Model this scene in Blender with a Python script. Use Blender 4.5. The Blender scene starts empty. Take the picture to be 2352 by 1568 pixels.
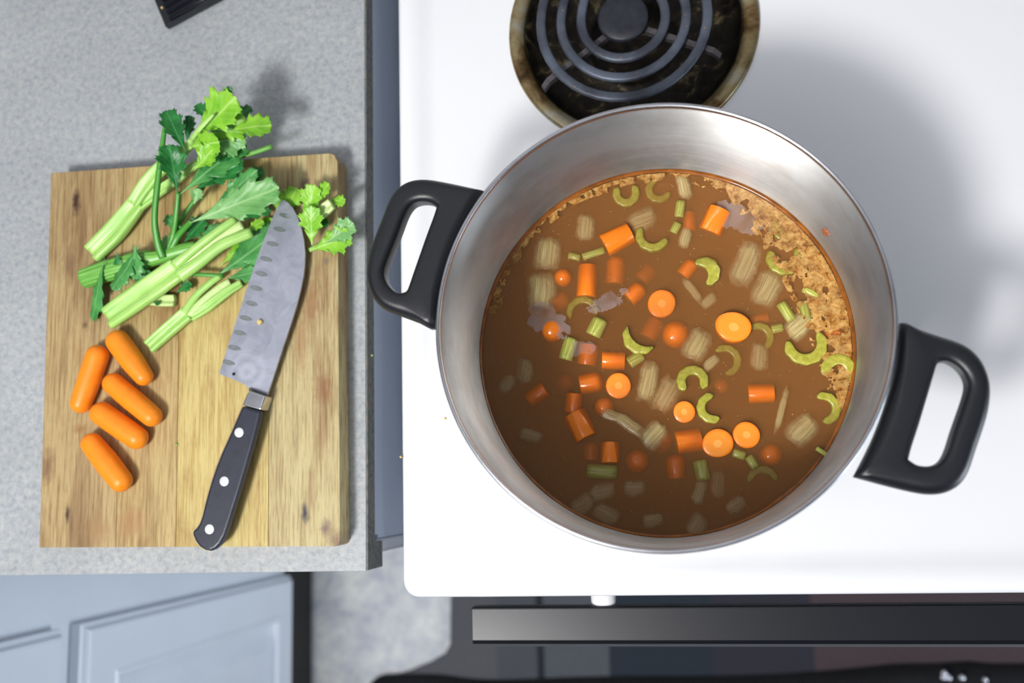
import bpy, bmesh, math, random
from mathutils import Vector, Matrix, noise
random.seed(7)
SC = bpy.context.scene
COL = SC.collection
PI = math.pi

# ---------------------------------------------------------------- camera
# World: Z up, X to the right along the counter front, Y towards the wall. Origin on the floor under the camera.
FPX, CX, CY, CAM_H = 2200.0, 1176.0, 784.0, 1.63
B = Matrix(((0.98460, 0.05180, 0.16690), (-0.02640, 0.98820, -0.15110), (-0.17270, 0.14440, 0.97430)))
r0 = B[0].normalized(); r1 = (B[1] - B[1].dot(r0) * r0).normalized(); r2 = r0.cross(r1)
B = Matrix((r0, r1, r2))
camd = bpy.data.cameras.new('camera')
camd.sensor_width = 36.0
camd.lens = FPX / 2352.0 * 36.0
camd.clip_start = 0.02
camd.dof.use_dof = True
camd.dof.focus_distance = 0.66
camd.dof.aperture_fstop = 4.5
cam = bpy.data.objects.new('camera', camd)
cam.matrix_world = Matrix.Translation((0, 0, CAM_H)) @ B.to_4x4()
COL.objects.link(cam)
SC.camera = cam


def P(u, v, z):
    """point of the real surface at height z that the photograph shows at (u, v)"""
    d = B @ Vector(((u - CX) / FPX, -(v - CY) / FPX, -1.0))
    t = (z - CAM_H) / d.z
    return Vector((d.x * t, d.y * t, z))


# ---------------------------------------------------------------- light and exposure
w = bpy.data.worlds.new('kitchen_ambient')
SC.world = w
w.use_nodes = True
w.node_tree.nodes['Background'].inputs[0].default_value = (0.90, 0.86, 1.0, 1)
w.node_tree.nodes['Background'].inputs[1].default_value = 0.05
ld = bpy.data.lights.new('ceiling_light', 'POINT')
ld.shadow_soft_size = 0.14
ld.energy = 86
ld.color = (1.0, 0.98, 0.95)
lo = bpy.data.objects.new('ceiling_light', ld)
lo.location = (-0.60, -0.62, 2.28)
COL.objects.link(lo)
wd = bpy.data.lights.new('cabinet_fill', 'AREA')  # unseen cool fill added at the right to brighten the cabinet faces
wd.shape = 'RECTANGLE'
wd.size, wd.size_y = 1.3, 1.1
wd.energy = 37
wd.color = (0.80, 0.90, 1.0)
wo = bpy.data.objects.new('cabinet_fill', wd)
wo.location = (2.1, -1.0, 0.72)
wo.rotation_euler = (0, PI / 2, 0)
COL.objects.link(wo)
SC.cycles.volume_bounces = 1
SC.view_settings.view_transform = 'Standard'
SC.view_settings.look = 'None'
SC.view_settings.gamma = 1.0
SC.view_settings.use_curve_mapping = False
SC.view_settings.exposure = 0.0


# ---------------------------------------------------------------- material helpers
def s2l(c):
    return tuple((x / 12.92 if x <= 0.04045 else ((x + 0.055) / 1.055) ** 2.4) for x in (v / 255.0 for v in c)) + (1,)


class NT:
    def __init__(self, name):
        self.m = bpy.data.materials.new(name)
        self.m.use_nodes = True
        self.t = self.m.node_tree
        self.b = self.t.nodes['Principled BSDF']
        self.out = self.t.nodes['Material Output']

    def n(self, typ, **kw):
        x = self.t.nodes.new(typ)
        for k, v in kw.items():
            if isinstance(k, str) and hasattr(x, k):
                setattr(x, k, v)
        return x

    def l(self, a, b):
        self.t.links.new(a, b)

    def set(self, **kw):
        for k, v in kw.items():
            self.b.inputs[k.replace('_', ' ')].default_value = v
        return self

    def coord(self, kind='Object', scale=(1, 1, 1)):
        tc = self.n('ShaderNodeTexCoord')
        mp = self.n('ShaderNodeMapping')
        mp.inputs['Scale'].default_value = scale
        self.l(tc.outputs[kind], mp.inputs[0])
        return mp.outputs[0]

    def noise(self, vec, scale, detail=3, rough=0.5, dist=0.0):
        x = self.n('ShaderNodeTexNoise')
        x.inputs['Scale'].default_value = scale
        x.inputs['Detail'].default_value = detail
        x.inputs['Roughness'].default_value = rough
        x.inputs['Distortion'].default_value = dist
        self.l(vec, x.inputs['Vector'])
        return x.outputs['Fac']

    def ramp(self, fac, stops):
        x = self.n('ShaderNodeValToRGB')
        e = x.color_ramp.elements
        while len(e) < len(stops):
            e.new(0.5)
        for i, (p, c) in enumerate(stops):
            e[i].position = p
            e[i].color = c if len(c) == 4 else tuple(c) + (1,)
        self.l(fac, x.inputs[0])
        return x.outputs[0]

    def mix(self, fac, a, b, mode='MIX'):
        x = self.n('ShaderNodeMix', data_type='RGBA', blend_type=mode)
        for sock, v in ((x.inputs[0], fac), (x.inputs[6], a), (x.inputs[7], b)):
            if hasattr(v, 'links') or hasattr(v, 'is_linked'):
                self.l(v, sock)
            else:
                sock.default_value = v
        return x.outputs[2]

    def math(self, op, a, b=0.0):
        x = self.n('ShaderNodeMath', operation=op)
        for sock, v in ((x.inputs[0], a), (x.inputs[1], b)):
            if hasattr(v, 'is_linked'):
                self.l(v, sock)
            else:
                sock.default_value = v
        return x.outputs[0]

    def bump(self, fac, strength=0.2, dist=0.001):
        x = self.n('ShaderNodeBump')
        x.inputs['Strength'].default_value = strength
        x.inputs['Distance'].default_value = dist
        self.l(fac, x.inputs['Height'])
        self.l(x.outputs[0], self.b.inputs['Normal'])
        return self

    def color(self, sock):
        self.l(sock, self.b.inputs['Base Color'])
        return self


def plain(name, rgb, rough=0.5, metal=0.0, coat=0.0, var=0.0, vscale=30.0, bump=0.0, bscale=200.0):
    k = NT(name)
    c = s2l(rgb)
    k.set(Base_Color=c, Roughness=rough, Metallic=metal, Coat_Weight=coat)
    if var:
        f = k.noise(k.coord(), vscale, 4)
        k.color(k.ramp(f, [(0.3, tuple(x * (1 - var) for x in c[:3])), (0.7, tuple(min(1, x * (1 + var)) for x in c[:3]))]))
    if bump:
        k.bump(k.noise(k.coord(), bscale, 3), bump, 0.001)
    return k.m


M = {}
M['enamel'] = plain('white_enamel', (240, 242, 245), 0.22, coat=0.3, var=0.01, vscale=3)
M['stove_side'] = plain('stove_side_enamel', (225, 228, 232), 0.35, var=0.01)
M['black_gloss'] = plain('black_glossy_plastic', (16, 18, 24), 0.30, var=0.1, vscale=8, bump=0.02, bscale=90)
M['oven_black'] = plain('black_oven_glass', (14, 15, 18), 0.1, var=0.1)
M['phenolic'] = plain('black_phenolic', (24, 26, 31), 0.36, var=0.12, vscale=500, bump=0.12, bscale=1800)
M['cab'] = plain('grey_painted_wood', (224, 230, 238), 0.38, var=0.02, vscale=12)
M['cab_side'] = plain('blue_grey_panel', (200, 214, 234), 0.5, var=0.03, vscale=9)
M['toe'] = plain('toe_shade_black', (18, 16, 15), 0.7, var=0.2)  # shade of the toe recess put into the board's black colour
M['wall'] = plain('painted_wall', (166, 166, 168), 0.7, var=0.02, vscale=4)
M['ceiling'] = plain('painted_ceiling', (176, 176, 182), 0.8, var=0.02, vscale=4)
M['medallion'] = plain('black_iron_disc', (30, 34, 42), 0.5, var=0.35, vscale=160, bump=0.2, bscale=700)
M['bracket'] = plain('dull_steel_bracket', (92, 88, 92), 0.5, metal=0.5, var=0.25, vscale=200)
M['rivet'] = plain('polished_rivet', (235, 238, 242), 0.35, metal=0.3, var=0.02)
M['tang'] = plain('knife_tang_steel', (200, 180, 130), 0.3, metal=0.9, var=0.05)
M['grip'] = plain('black_knife_grip', (38, 42, 56), 0.42, var=0.18, vscale=120, bump=0.08, bscale=900)
M['rib_black'] = plain('black_ribbed_plastic', (22, 25, 32), 0.25, var=0.1)
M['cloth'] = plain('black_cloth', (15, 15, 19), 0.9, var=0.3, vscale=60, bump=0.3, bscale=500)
M['stud'] = plain('shiny_stud', (220, 222, 230), 0.15, metal=0.9, var=0.02)
M['crumb_y'] = plain('yellow_crumb', (214, 190, 120), 0.6, var=0.2, vscale=400)
M['crumb_g'] = plain('green_crumb', (150, 180, 80), 0.6, var=0.2, vscale=400)
M['pepper'] = plain('dark_pepper', (22, 22, 22), 0.6, var=0.3, vscale=600)
M['skin_fleck'] = plain('reddish_onion_skin', (176, 104, 74), 0.5, var=0.35, vscale=500)
M['bubble_glint'] = plain('pale_film', (190, 175, 150), 0.1, var=0.05)


def m_laminate():
    k = NT('speckled_grey_laminate')
    v = k.coord()
    a = k.ramp(k.noise(v, 210, 4, 0.7), [(0.3, s2l((142, 148, 154))), (0.5, s2l((164, 169, 172))), (0.7, s2l((182, 184, 182)))])
    bl = k.ramp(k.noise(v, 330, 3, 0.6), [(0.56, (0, 0, 0)), (0.66, (1, 1, 1))])
    c = k.mix(k.math('MULTIPLY', bl, 0.35), a, s2l((128, 142, 164)))
    br = k.ramp(k.noise(v, 420, 2, 0.6, 0.6), [(0.62, (0, 0, 0)), (0.7, (1, 1, 1))])
    c = k.mix(k.math('MULTIPLY', br, 0.35), c, s2l((180, 162, 146)))
    dk = k.ramp(k.noise(v, 14, 2), [(0.3, (0.93, 0.93, 0.93)), (0.7, (1.05, 1.05, 1.05))])
    c = k.mix(1.0, c, dk, 'MULTIPLY')
    k.color(c).set(Roughness=0.42)
    k.bump(k.noise(v, 900, 2), 0.05)
    return k.m


def m_particle():
    k = NT('raw_particle_board')
    f = k.noise(k.coord(), 260, 4, 0.7)
    k.color(k.ramp(f, [(0.3, s2l((78, 80, 80))), (0.5, s2l((112, 116, 116))), (0.7, s2l((136, 128, 112)))])).set(Roughness=0.85)
    return k.m


def m_floor():
    k = NT('mottled_vinyl_floor')
    v = k.coord()
    a = k.ramp(k.noise(v, 17, 6, 0.62, 0.3), [(0.32, s2l((160, 166, 178))), (0.5, s2l((192, 196, 200))), (0.68, s2l((218, 220, 216)))])
    b = k.ramp(k.noise(v, 60, 4, 0.6), [(0.35, (0.85, 0.86, 0.9)), (0.65, (1.05, 1.04, 1.0))])
    k.color(k.mix(1.0, a, b, 'MULTIPLY')).set(Roughness=0.5)
    return k.m


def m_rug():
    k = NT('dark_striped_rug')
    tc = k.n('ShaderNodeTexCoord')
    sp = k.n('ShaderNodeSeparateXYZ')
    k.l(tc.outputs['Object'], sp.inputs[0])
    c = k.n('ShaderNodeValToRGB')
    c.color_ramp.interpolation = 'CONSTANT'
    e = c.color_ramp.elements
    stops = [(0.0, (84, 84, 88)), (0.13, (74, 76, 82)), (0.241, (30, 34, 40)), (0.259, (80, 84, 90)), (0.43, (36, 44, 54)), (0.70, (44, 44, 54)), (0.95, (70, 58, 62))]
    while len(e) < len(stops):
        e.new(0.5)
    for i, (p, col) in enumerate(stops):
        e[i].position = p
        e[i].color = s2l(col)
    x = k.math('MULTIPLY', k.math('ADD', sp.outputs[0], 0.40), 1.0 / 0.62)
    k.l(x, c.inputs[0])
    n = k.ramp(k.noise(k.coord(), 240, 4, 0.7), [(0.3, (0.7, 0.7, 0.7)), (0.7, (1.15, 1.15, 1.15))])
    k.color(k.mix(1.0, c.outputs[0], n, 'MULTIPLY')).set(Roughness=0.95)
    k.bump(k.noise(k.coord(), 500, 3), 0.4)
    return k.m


def m_steel(name, base=(172, 172, 170), rough=0.27, sc=(12, 12, 900), bs=0.12, aniso=0.0):
    k = NT(name)
    f = k.noise(k.coord('Object', sc), 1.0, 4, 0.7)
    k.set(Metallic=1.0, Base_Color=s2l(base))
    st = k.ramp(k.noise(k.coord('Object', (1, 1, 1)), 26, 5, 0.6), [(0.35, (0.82, 0.80, 0.78)), (0.6, (1, 1, 1))])
    k.color(k.mix(1.0, s2l(base), st, 'MULTIPLY'))
    r = k.n('ShaderNodeMapRange')
    r.inputs['To Min'].default_value = rough - 0.07
    r.inputs['To Max'].default_value = rough + 0.1
    k.l(f, r.inputs[0])
    k.l(r.outputs[0], k.b.inputs['Roughness'])
    k.bump(f, bs, 0.0004)
    if aniso:
        tg = k.n('ShaderNodeTangent', direction_type='RADIAL', axis='Z')
        k.l(tg.outputs[0], k.b.inputs['Tangent'])
        k.set(Anisotropic=aniso, Anisotropic_Rotation=0.25)
    return k.m


M['steel'] = m_steel('brushed_pot_steel', (208, 208, 206), 0.40, aniso=0.85)
M['rim_steel'] = m_steel('polished_rim_steel', (205, 207, 212), 0.2, (200, 200, 200), 0.03)


def m_blade():
    k = NT('smeared_knife_steel')
    v = k.coord()
    sm = k.ramp(k.noise(v, 55, 5, 0.65, 0.8), [(0.4, s2l((156, 160, 174))), (0.65, s2l((178, 182, 196)))])
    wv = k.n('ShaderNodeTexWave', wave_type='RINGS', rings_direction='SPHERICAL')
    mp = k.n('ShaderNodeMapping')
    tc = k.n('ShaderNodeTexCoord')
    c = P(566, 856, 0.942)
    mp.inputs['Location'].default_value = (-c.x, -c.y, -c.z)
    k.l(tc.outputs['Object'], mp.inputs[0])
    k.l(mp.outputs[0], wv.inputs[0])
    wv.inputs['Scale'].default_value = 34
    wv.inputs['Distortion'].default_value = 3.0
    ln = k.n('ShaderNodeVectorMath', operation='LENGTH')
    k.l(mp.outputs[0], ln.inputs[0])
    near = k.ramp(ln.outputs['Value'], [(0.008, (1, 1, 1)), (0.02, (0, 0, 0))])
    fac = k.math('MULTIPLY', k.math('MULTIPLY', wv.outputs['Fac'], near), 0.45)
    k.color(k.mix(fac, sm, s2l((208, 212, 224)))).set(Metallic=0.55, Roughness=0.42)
    k.bump(k.noise(k.coord('Object', (400, 60, 60)), 1.0, 3), 0.04, 0.0003)
    return k.m


def m_wood(name, light, dark, grain, seed, knots=(), stains=()):
    k = NT(name)
    tc = k.n('ShaderNodeTexCoord')
    mp = k.n('ShaderNodeMapping')
    mp.inputs['Location'].default_value = (seed, seed * 0.37, 0)
    k.l(tc.outputs['Object'], mp.inputs[0])
    def sc(v):
        x = k.n('ShaderNodeMapping')
        x.inputs['Scale'].default_value = v
        k.l(mp.outputs[0], x.inputs[0])
        return x.outputs[0]
    broad = k.noise(sc((34, 7, 34)), 1.0, 5, 0.6, 0.6)
    c = k.ramp(broad, [(0.28, s2l(dark)), (0.52, s2l(light)), (0.75, tuple(min(1, x * 1.08) for x in s2l(light)[:3]))])
    fine = k.noise(sc((620, 26, 300)), 1.0, 4, 0.65)
    g = k.ramp(fine, [(0.36, s2l(grain)), (0.55, (1, 1, 1, 1))])
    c = k.mix(0.62, c, g, 'MULTIPLY')
    pores = k.ramp(k.noise(sc((1500, 70, 600)), 1.0, 2, 0.5), [(0.30, (0.55, 0.47, 0.36)), (0.42, (1, 1, 1))])
    c = k.mix(0.6, c, pores, 'MULTIPLY')
    blot = k.ramp(k.noise(sc((42, 22, 30)), 1.0, 4, 0.6, 0.5), [(0.60, (0, 0, 0)), (0.74, (1, 1, 1))])
    c = k.mix(k.math('MULTIPLY', blot, 0.45), c, s2l((140, 96, 58)))
    for (u, v, rx, ry, col, amt) in list(knots) + list(stains):
        q = P(u, v, 0.932)
        m2 = k.n('ShaderNodeMapping')
        m2.vector_type = 'TEXTURE'
        m2.inputs['Location'].default_value = (q.x, q.y, 0.932)
        m2.inputs['Scale'].default_value = (rx * 1.35, ry * 1.35, 1.0)
        k.l(tc.outputs['Object'], m2.inputs[0])
        nz = k.n('ShaderNodeTexNoise')
        nz.inputs['Scale'].default_value = 160
        nz.inputs['Detail'].default_value = 3
        k.l(tc.outputs['Object'], nz.inputs['Vector'])
        ad = k.n('ShaderNodeVectorMath', operation='ADD')
        sb = k.n('ShaderNodeVectorMath', operation='SUBTRACT')
        sb.inputs[1].default_value = (0.5, 0.5, 0.5)
        k.l(nz.outputs['Color'], sb.inputs[0])
        k.l(m2.outputs[0], ad.inputs[0])
        k.l(sb.outputs[0], ad.inputs[1])
        ln = k.n('ShaderNodeVectorMath', operation='LENGTH')
        k.l(ad.outputs[0], ln.inputs[0])
        f = k.ramp(ln.outputs['Value'], [(0.25, (amt * 1.1, amt * 1.1, amt * 1.1)), (1.0, (0, 0, 0))])
        c = k.mix(f, c, s2l(col))
    k.color(c).set(Roughness=0.55)
    k.bump(fine, 0.12, 0.0006)
    return k.m


def m_celery(name, lo_, hi_, edge):
    k = NT(name)
    tc = k.n('ShaderNodeTexCoord')
    mp = k.n('ShaderNodeMapping')
    mp.inputs['Scale'].default_value = (34, 1.4, 1)
    k.l(tc.outputs['UV'], mp.inputs[0])
    f = k.noise(mp.outputs[0], 1.0, 3, 0.6)
    c = k.ramp(f, [(0.3, s2l(lo_)), (0.55, s2l(hi_)), (0.75, s2l(edge))])
    v = k.ramp(k.noise(k.coord(), 45, 3), [(0.35, (0.88, 0.92, 0.85)), (0.65, (1.06, 1.04, 1.05))])
    k.color(k.mix(1.0, c, v, 'MULTIPLY')).set(Roughness=0.34)
    k.b.inputs['Subsurface Weight'].default_value = 0.15
    k.b.inputs['Subsurface Radius'].default_value = (0.003, 0.004, 0.001)
    k.bump(f, 0.25, 0.0008)
    return k.m


M['cel_light'] = m_celery('pale_celery_rib', (140, 198, 84), (178, 222, 124), (212, 238, 172))
M['cel_green'] = m_celery('green_celery_rib', (84, 152, 56), (118, 184, 80), (168, 216, 130))
M['cel_cut'] = plain('pale_celery_flesh', (200, 226, 150), 0.35, var=0.12, vscale=260)
M['petiole'] = m_celery('green_petiole', (58, 130, 48), (84, 160, 62), (120, 186, 90))


def m_leaf(name, lo_, hi_, vein):
    k = NT(name)
    v = k.coord()
    c = k.ramp(k.noise(v, 70, 4, 0.6, 0.4), [(0.32, s2l(lo_)), (0.66, s2l(hi_))])
    tc = k.n('ShaderNodeTexCoord')
    sp = k.n('ShaderNodeSeparateXYZ')
    k.l(tc.outputs['UV'], sp.inputs[0])
    a = k.math('ABSOLUTE', k.math('SUBTRACT', sp.outputs[0], 0.5))
    mid = k.ramp(a, [(0.012, (0.8, 0.8, 0.8)), (0.035, (0, 0, 0))])
    s = k.math('SINE', k.math('MULTIPLY', k.math('SUBTRACT', sp.outputs[1], k.math('MULTIPLY', a, 0.9)), 44.0))
    side = k.ramp(s, [(0.86, (0, 0, 0)), (1.0, (0.22, 0.22, 0.22))])
    c = k.mix(k.math('MAXIMUM', mid, side), c, s2l(vein))
    k.color(c).set(Roughness=0.38)
    df = k.n('ShaderNodeBsdfTranslucent')
    k.l(c, df.inputs[0])
    mx = k.n('ShaderNodeMixShader')
    mx.inputs[0].default_value = 0.22
    k.l(k.b.outputs[0], mx.inputs[1])
    k.l(df.outputs[0], mx.inputs[2])
    k.l(mx.outputs[0], k.out.inputs['Surface'])
    k.bump(k.math('ADD', k.math('MULTIPLY', s, 0.35), k.noise(v, 160, 3)), 0.25, 0.0006)
    return k.m


M['leaf_dark'] = m_leaf('dark_celery_leaf', (26, 104, 44), (52, 146, 66), (82, 164, 92))
M['leaf_mid'] = m_leaf('green_celery_leaf', (58, 140, 66), (96, 178, 92), (140, 204, 128))
M['leaf_pale'] = m_leaf('pale_green_celery_leaf', (104, 172, 92), (140, 200, 120), (176, 218, 150))
M['leaf_yellow'] = m_leaf('bright_yellow_green_celery_leaf', (120, 196, 40), (164, 224, 72), (196, 236, 128))


def m_carrot(name, skin, face, core, wet):
    k = NT(name)
    v = k.coord()
    c = k.ramp(k.noise(v, 130, 4, 0.6), [(0.3, tuple(x * 0.88 for x in s2l(skin)[:3])), (0.7, s2l(skin))])
    if face:
        tc = k.n('ShaderNodeTexCoord')
        sp = k.n('ShaderNodeSeparateXYZ')
        k.l(tc.outputs['UV'], sp.inputs[0])
        rr = k.ramp(k.math('ADD', sp.outputs[0], k.math('MULTIPLY', k.noise(v, 300, 3), 0.1)),
                    [(0.22, s2l(core)), (0.30, s2l(core)), (0.36, s2l(face)), (0.88, s2l(face)), (0.98, s2l(skin))])
        c = k.mix(sp.outputs[1], c, rr)
    k.color(c).set(Roughness=0.13 if wet else 0.42)
    k.b.inputs['Subsurface Weight'].default_value = 0.12
    k.b.inputs['Subsurface Radius'].default_value = (0.004, 0.0015, 0.0005)
    k.bump(k.noise(k.coord('Object', (1, 1, 1)), 420, 3), 0.32 if wet else 0.1, 0.0006)
    return k.m


M['carrot'] = m_carrot('baby_carrot_skin', (255, 146, 26), None, None, False)
M['carrot_wet'] = m_carrot('cooked_carrot', (250, 134, 26), (255, 154, 46), (255, 176, 84), True)


def m_cel_cooked():
    k = NT('cooked_celery')
    v = k.coord()
    c = k.ramp(k.noise(v, 260, 4, 0.6), [(0.3, s2l((150, 148, 42))), (0.7, s2l((188, 182, 76)))])
    k.color(c).set(Roughness=0.25)
    k.b.inputs['Subsurface Weight'].default_value = 0.15
    k.b.inputs['Subsurface Radius'].default_value = (0.003, 0.003, 0.001)
    k.bump(k.noise(v, 500, 3), 0.35, 0.0006)
    return k.m


M['cel_cooked'] = m_cel_cooked()


def m_cel_ribbed():
    k = NT('cooked_celery_rib')
    tc = k.n('ShaderNodeTexCoord')
    mp = k.n('ShaderNodeMapping')
    mp.inputs['Scale'].default_value = (40, 1.0, 1)
    k.l(tc.outputs['UV'], mp.inputs[0])
    f = k.noise(mp.outputs[0], 1.0, 2, 0.6)
    k.color(k.ramp(f, [(0.32, s2l((140, 148, 40))), (0.65, s2l((206, 206, 110)))])).set(Roughness=0.25)
    k.bump(f, 0.3, 0.0006)
    return k.m


M['cel_ribbed'] = m_cel_ribbed()


def m_onion():
    k = NT('cooked_translucent_onion')
    tc = k.n('ShaderNodeTexCoord')
    mp = k.n('ShaderNodeMapping')
    mp.inputs['Scale'].default_value = (30, 0.8, 1)
    k.l(tc.outputs['UV'], mp.inputs[0])
    f = k.noise(mp.outputs[0], 1.0, 4, 0.65, 0.3)
    k.color(k.ramp(f, [(0.3, s2l((206, 176, 100))), (0.7, s2l((236, 224, 168)))])).set(Roughness=0.14)
    k.bump(k.noise(k.coord(), 420, 3), 0.35, 0.0006)
    sp = k.n('ShaderNodeSeparateXYZ')
    k.l(tc.outputs['UV'], sp.inputs[0])
    ex = k.math('MULTIPLY', k.math('ABSOLUTE', k.math('SUBTRACT', sp.outputs[0], 0.5)), 2.0)
    ey = k.math('MULTIPLY', k.math('ABSOLUTE', k.math('SUBTRACT', sp.outputs[1], 0.5)), 2.0)
    wob = k.math('MULTIPLY', k.math('SUBTRACT', k.noise(k.coord(), 190, 3, 0.6), 0.5), 0.8)
    fade = k.ramp(k.math('ADD', wob, k.math('POWER', k.math('ADD', k.math('POWER', ex, 3.6), k.math('POWER', ey, 3.6)), 0.278)), [(0.55, (1, 1, 1)), (1.0, (0.0, 0.0, 0.0))])
    tr = k.n('ShaderNodeBsdfTransparent')
    tr.inputs[0].default_value = (1.0, 0.985, 0.95, 1)
    mx = k.n('ShaderNodeMixShader')
    k.l(k.math('MULTIPLY', k.ramp(f, [(0.3, (0.36, 0.36, 0.36)), (0.7, (0.66, 0.66, 0.66))]), fade), mx.inputs[0])
    k.l(tr.outputs[0], mx.inputs[1])
    k.l(k.b.outputs[0], mx.inputs[2])
    k.l(mx.outputs[0], k.out.inputs['Surface'])
    return k.m


M['onion'] = m_onion()


def m_broth():
    k = NT('murky_brown_broth')
    v = k.coord()
    tr = k.n('ShaderNodeBsdfTransparent')
    gl = k.n('ShaderNodeBsdfGlossy')
    gl.inputs['Roughness'].default_value = 0.05
    fr = k.n('ShaderNodeFresnel')
    fr.inputs[0].default_value = 1.34
    bp = k.n('ShaderNodeBump')
    bp.inputs['Strength'].default_value = 0.25
    bp.inputs['Distance'].default_value = 0.002
    k.l(k.noise(v, 60, 3), bp.inputs['Height'])
    k.l(bp.outputs[0], gl.inputs['Normal'])
    mx = k.n('ShaderNodeMixShader')
    k.l(fr.outputs[0], mx.inputs[0])
    k.l(tr.outputs[0], mx.inputs[1])
    k.l(gl.outputs[0], mx.inputs[2])
    k.l(mx.outputs[0], k.out.inputs['Surface'])
    ab = k.n('ShaderNodeVolumeAbsorption')
    ab.inputs['Color'].default_value = (0.42, 0.10, 0.02, 1)
    ab.inputs['Density'].default_value = 118
    sc = k.n('ShaderNodeVolumeScatter')
    sc.inputs['Color'].default_value = (1.0, 0.46, 0.11, 1)
    sc.inputs['Density'].default_value = 41
    sc.inputs['Anisotropy'].default_value = -0.78
    ad = k.n('ShaderNodeAddShader')
    k.l(ab.outputs[0], ad.inputs[0])
    k.l(sc.outputs[0], ad.inputs[1])
    k.l(ad.outputs[0], k.out.inputs['Volume'])
    return k.m


M['broth'] = m_broth()


def m_foam():
    k = NT('tan_soup_scum')
    v = k.coord()
    c = k.ramp(k.noise(v, 230, 5, 0.7, 0.5), [(0.34, s2l((116, 62, 20))), (0.44, s2l((170, 116, 50))), (0.62, s2l((206, 164, 96)))])
    k.color(c).set(Roughness=0.25)
    k.bump(k.noise(v, 700, 3), 0.2, 0.0004)
    tr = k.n('ShaderNodeBsdfTransparent')
    mx = k.n('ShaderNodeMixShader')
    k.l(k.ramp(k.noise(v, 95, 4, 0.6), [(0.3, (0.45, 0.45, 0.45)), (0.6, (0.95, 0.95, 0.95))]), mx.inputs[0])
    k.l(tr.outputs[0], mx.inputs[1])
    k.l(k.b.outputs[0], mx.inputs[2])
    k.l(mx.outputs[0], k.out.inputs['Surface'])
    return k.m


M['foam'] = m_foam()
M['oil_ring'] = plain('orange_brown_oil', (140, 80, 24), 0.08, var=0.35, vscale=120)
M['fleck'] = plain('beige_herb_fleck', (206, 180, 120), 0.5, var=0.2, vscale=400)


def m_sheen():  # reflected ceiling sheen painted as pale translucent patches on the broth
    k = NT('painted_broth_sheen')
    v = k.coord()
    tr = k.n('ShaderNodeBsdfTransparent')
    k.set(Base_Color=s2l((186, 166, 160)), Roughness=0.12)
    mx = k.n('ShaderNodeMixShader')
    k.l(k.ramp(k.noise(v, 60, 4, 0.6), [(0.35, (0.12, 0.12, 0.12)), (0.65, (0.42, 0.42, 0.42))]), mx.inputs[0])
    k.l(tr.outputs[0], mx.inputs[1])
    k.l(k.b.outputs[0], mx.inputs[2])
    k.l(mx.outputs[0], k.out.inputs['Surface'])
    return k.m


M['sheen'] = m_sheen()


def m_bubble():
    k = NT('clear_bubble')
    tr = k.n('ShaderNodeBsdfTransparent')
    gl = k.n('ShaderNodeBsdfGlossy')
    gl.inputs['Roughness'].default_value = 0.04
    lw = k.n('ShaderNodeLayerWeight')
    lw.inputs[0].default_value = 0.12
    mx = k.n('ShaderNodeMixShader')
    k.l(lw.outputs['Fresnel'], mx.inputs[0])
    k.l(tr.outputs[0], mx.inputs[1])
    k.l(gl.outputs[0], mx.inputs[2])
    k.l(mx.outputs[0], k.out.inputs['Surface'])
    return k.m


M['bubble'] = m_bubble()


def m_pan():
    k = NT('burnt_drip_pan')
    v = k.coord()
    c = k.ramp(k.noise(v, 26, 6, 0.62, 0.3), [(0.30, s2l((40, 34, 26))), (0.40, s2l((110, 86, 52))), (0.52, s2l((158, 144, 106))), (0.68, s2l((176, 176, 170)))])
    k.color(c).set(Metallic=0.75, Roughness=0.38)
    k.bump(k.noise(v, 240, 4), 0.15, 0.001)
    return k.m


def m_pan_bowl():
    k = NT('blackened_drip_bowl')
    v = k.coord()
    c = k.ramp(k.noise(v, 55, 6, 0.7, 0.8), [(0.36, s2l((14, 13, 13))), (0.56, s2l((46, 40, 32))), (0.70, s2l((140, 126, 92)))])
    k.color(c).set(Metallic=0.6, Roughness=0.4)
    return k.m


def m_coil():
    k = NT('grey_coil_element')
    v = k.coord()
    a = k.ramp(k.noise(v, 40, 4), [(0.35, s2l((58, 62, 72))), (0.65, s2l((92, 100, 114)))])
    sp = k.ramp(k.noise(v, 330, 2, 0.5), [(0.70, (0, 0, 0)), (0.76, (1, 1, 1))])
    k.color(k.mix(k.math('MULTIPLY', sp, 0.7), a, s2l((176, 126, 50)))).set(Roughness=0.45, Metallic=0.35)
    k.bump(k.noise(v, 600, 3), 0.15, 0.0006)
    return k.m


M['pan'], M['pan_bowl'], M['coil'] = m_pan(), m_pan_bowl(), m_coil()
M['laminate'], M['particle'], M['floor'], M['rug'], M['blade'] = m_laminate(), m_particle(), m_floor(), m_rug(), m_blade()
M['dimple'] = plain('hollow_ground_dimple', (138, 146, 146), 0.35, metal=0.6, var=0.1, vscale=200)
M['etch'] = plain('faint_etching', (146, 150, 170), 0.5, metal=0.4, var=0.05)


# ---------------------------------------------------------------- object helpers
def link(name, bm, mat, parent=None, smooth=True, bevel=0.0, solid=0.0):
    me = bpy.data.meshes.new(name)
    bmesh.ops.recalc_face_normals(bm, faces=bm.faces)
    bm.to_mesh(me)
    bm.free()
    me.materials.append(M[mat] if isinstance(mat, str) else mat)
    if smooth:
        for p in me.polygons:
            p.use_smooth = True
    o = bpy.data.objects.new(name, me)
    COL.objects.link(o)
    if parent:
        o.parent = parent
        o.matrix_parent_inverse = Matrix.Translation(-Vector(parent.location)) if parent.rotation_euler.z == 0 else parent.matrix_basis.inverted()
    if solid:
        md = o.modifiers.new('thickness', 'SOLIDIFY')
        md.thickness = solid
        md.offset = 0
    if bevel:
        md = o.modifiers.new('bevel', 'BEVEL')
        md.width = bevel
        md.segments = 3
        md.limit_method = 'ANGLE'
        md.angle_limit = 0.6
    return o


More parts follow.
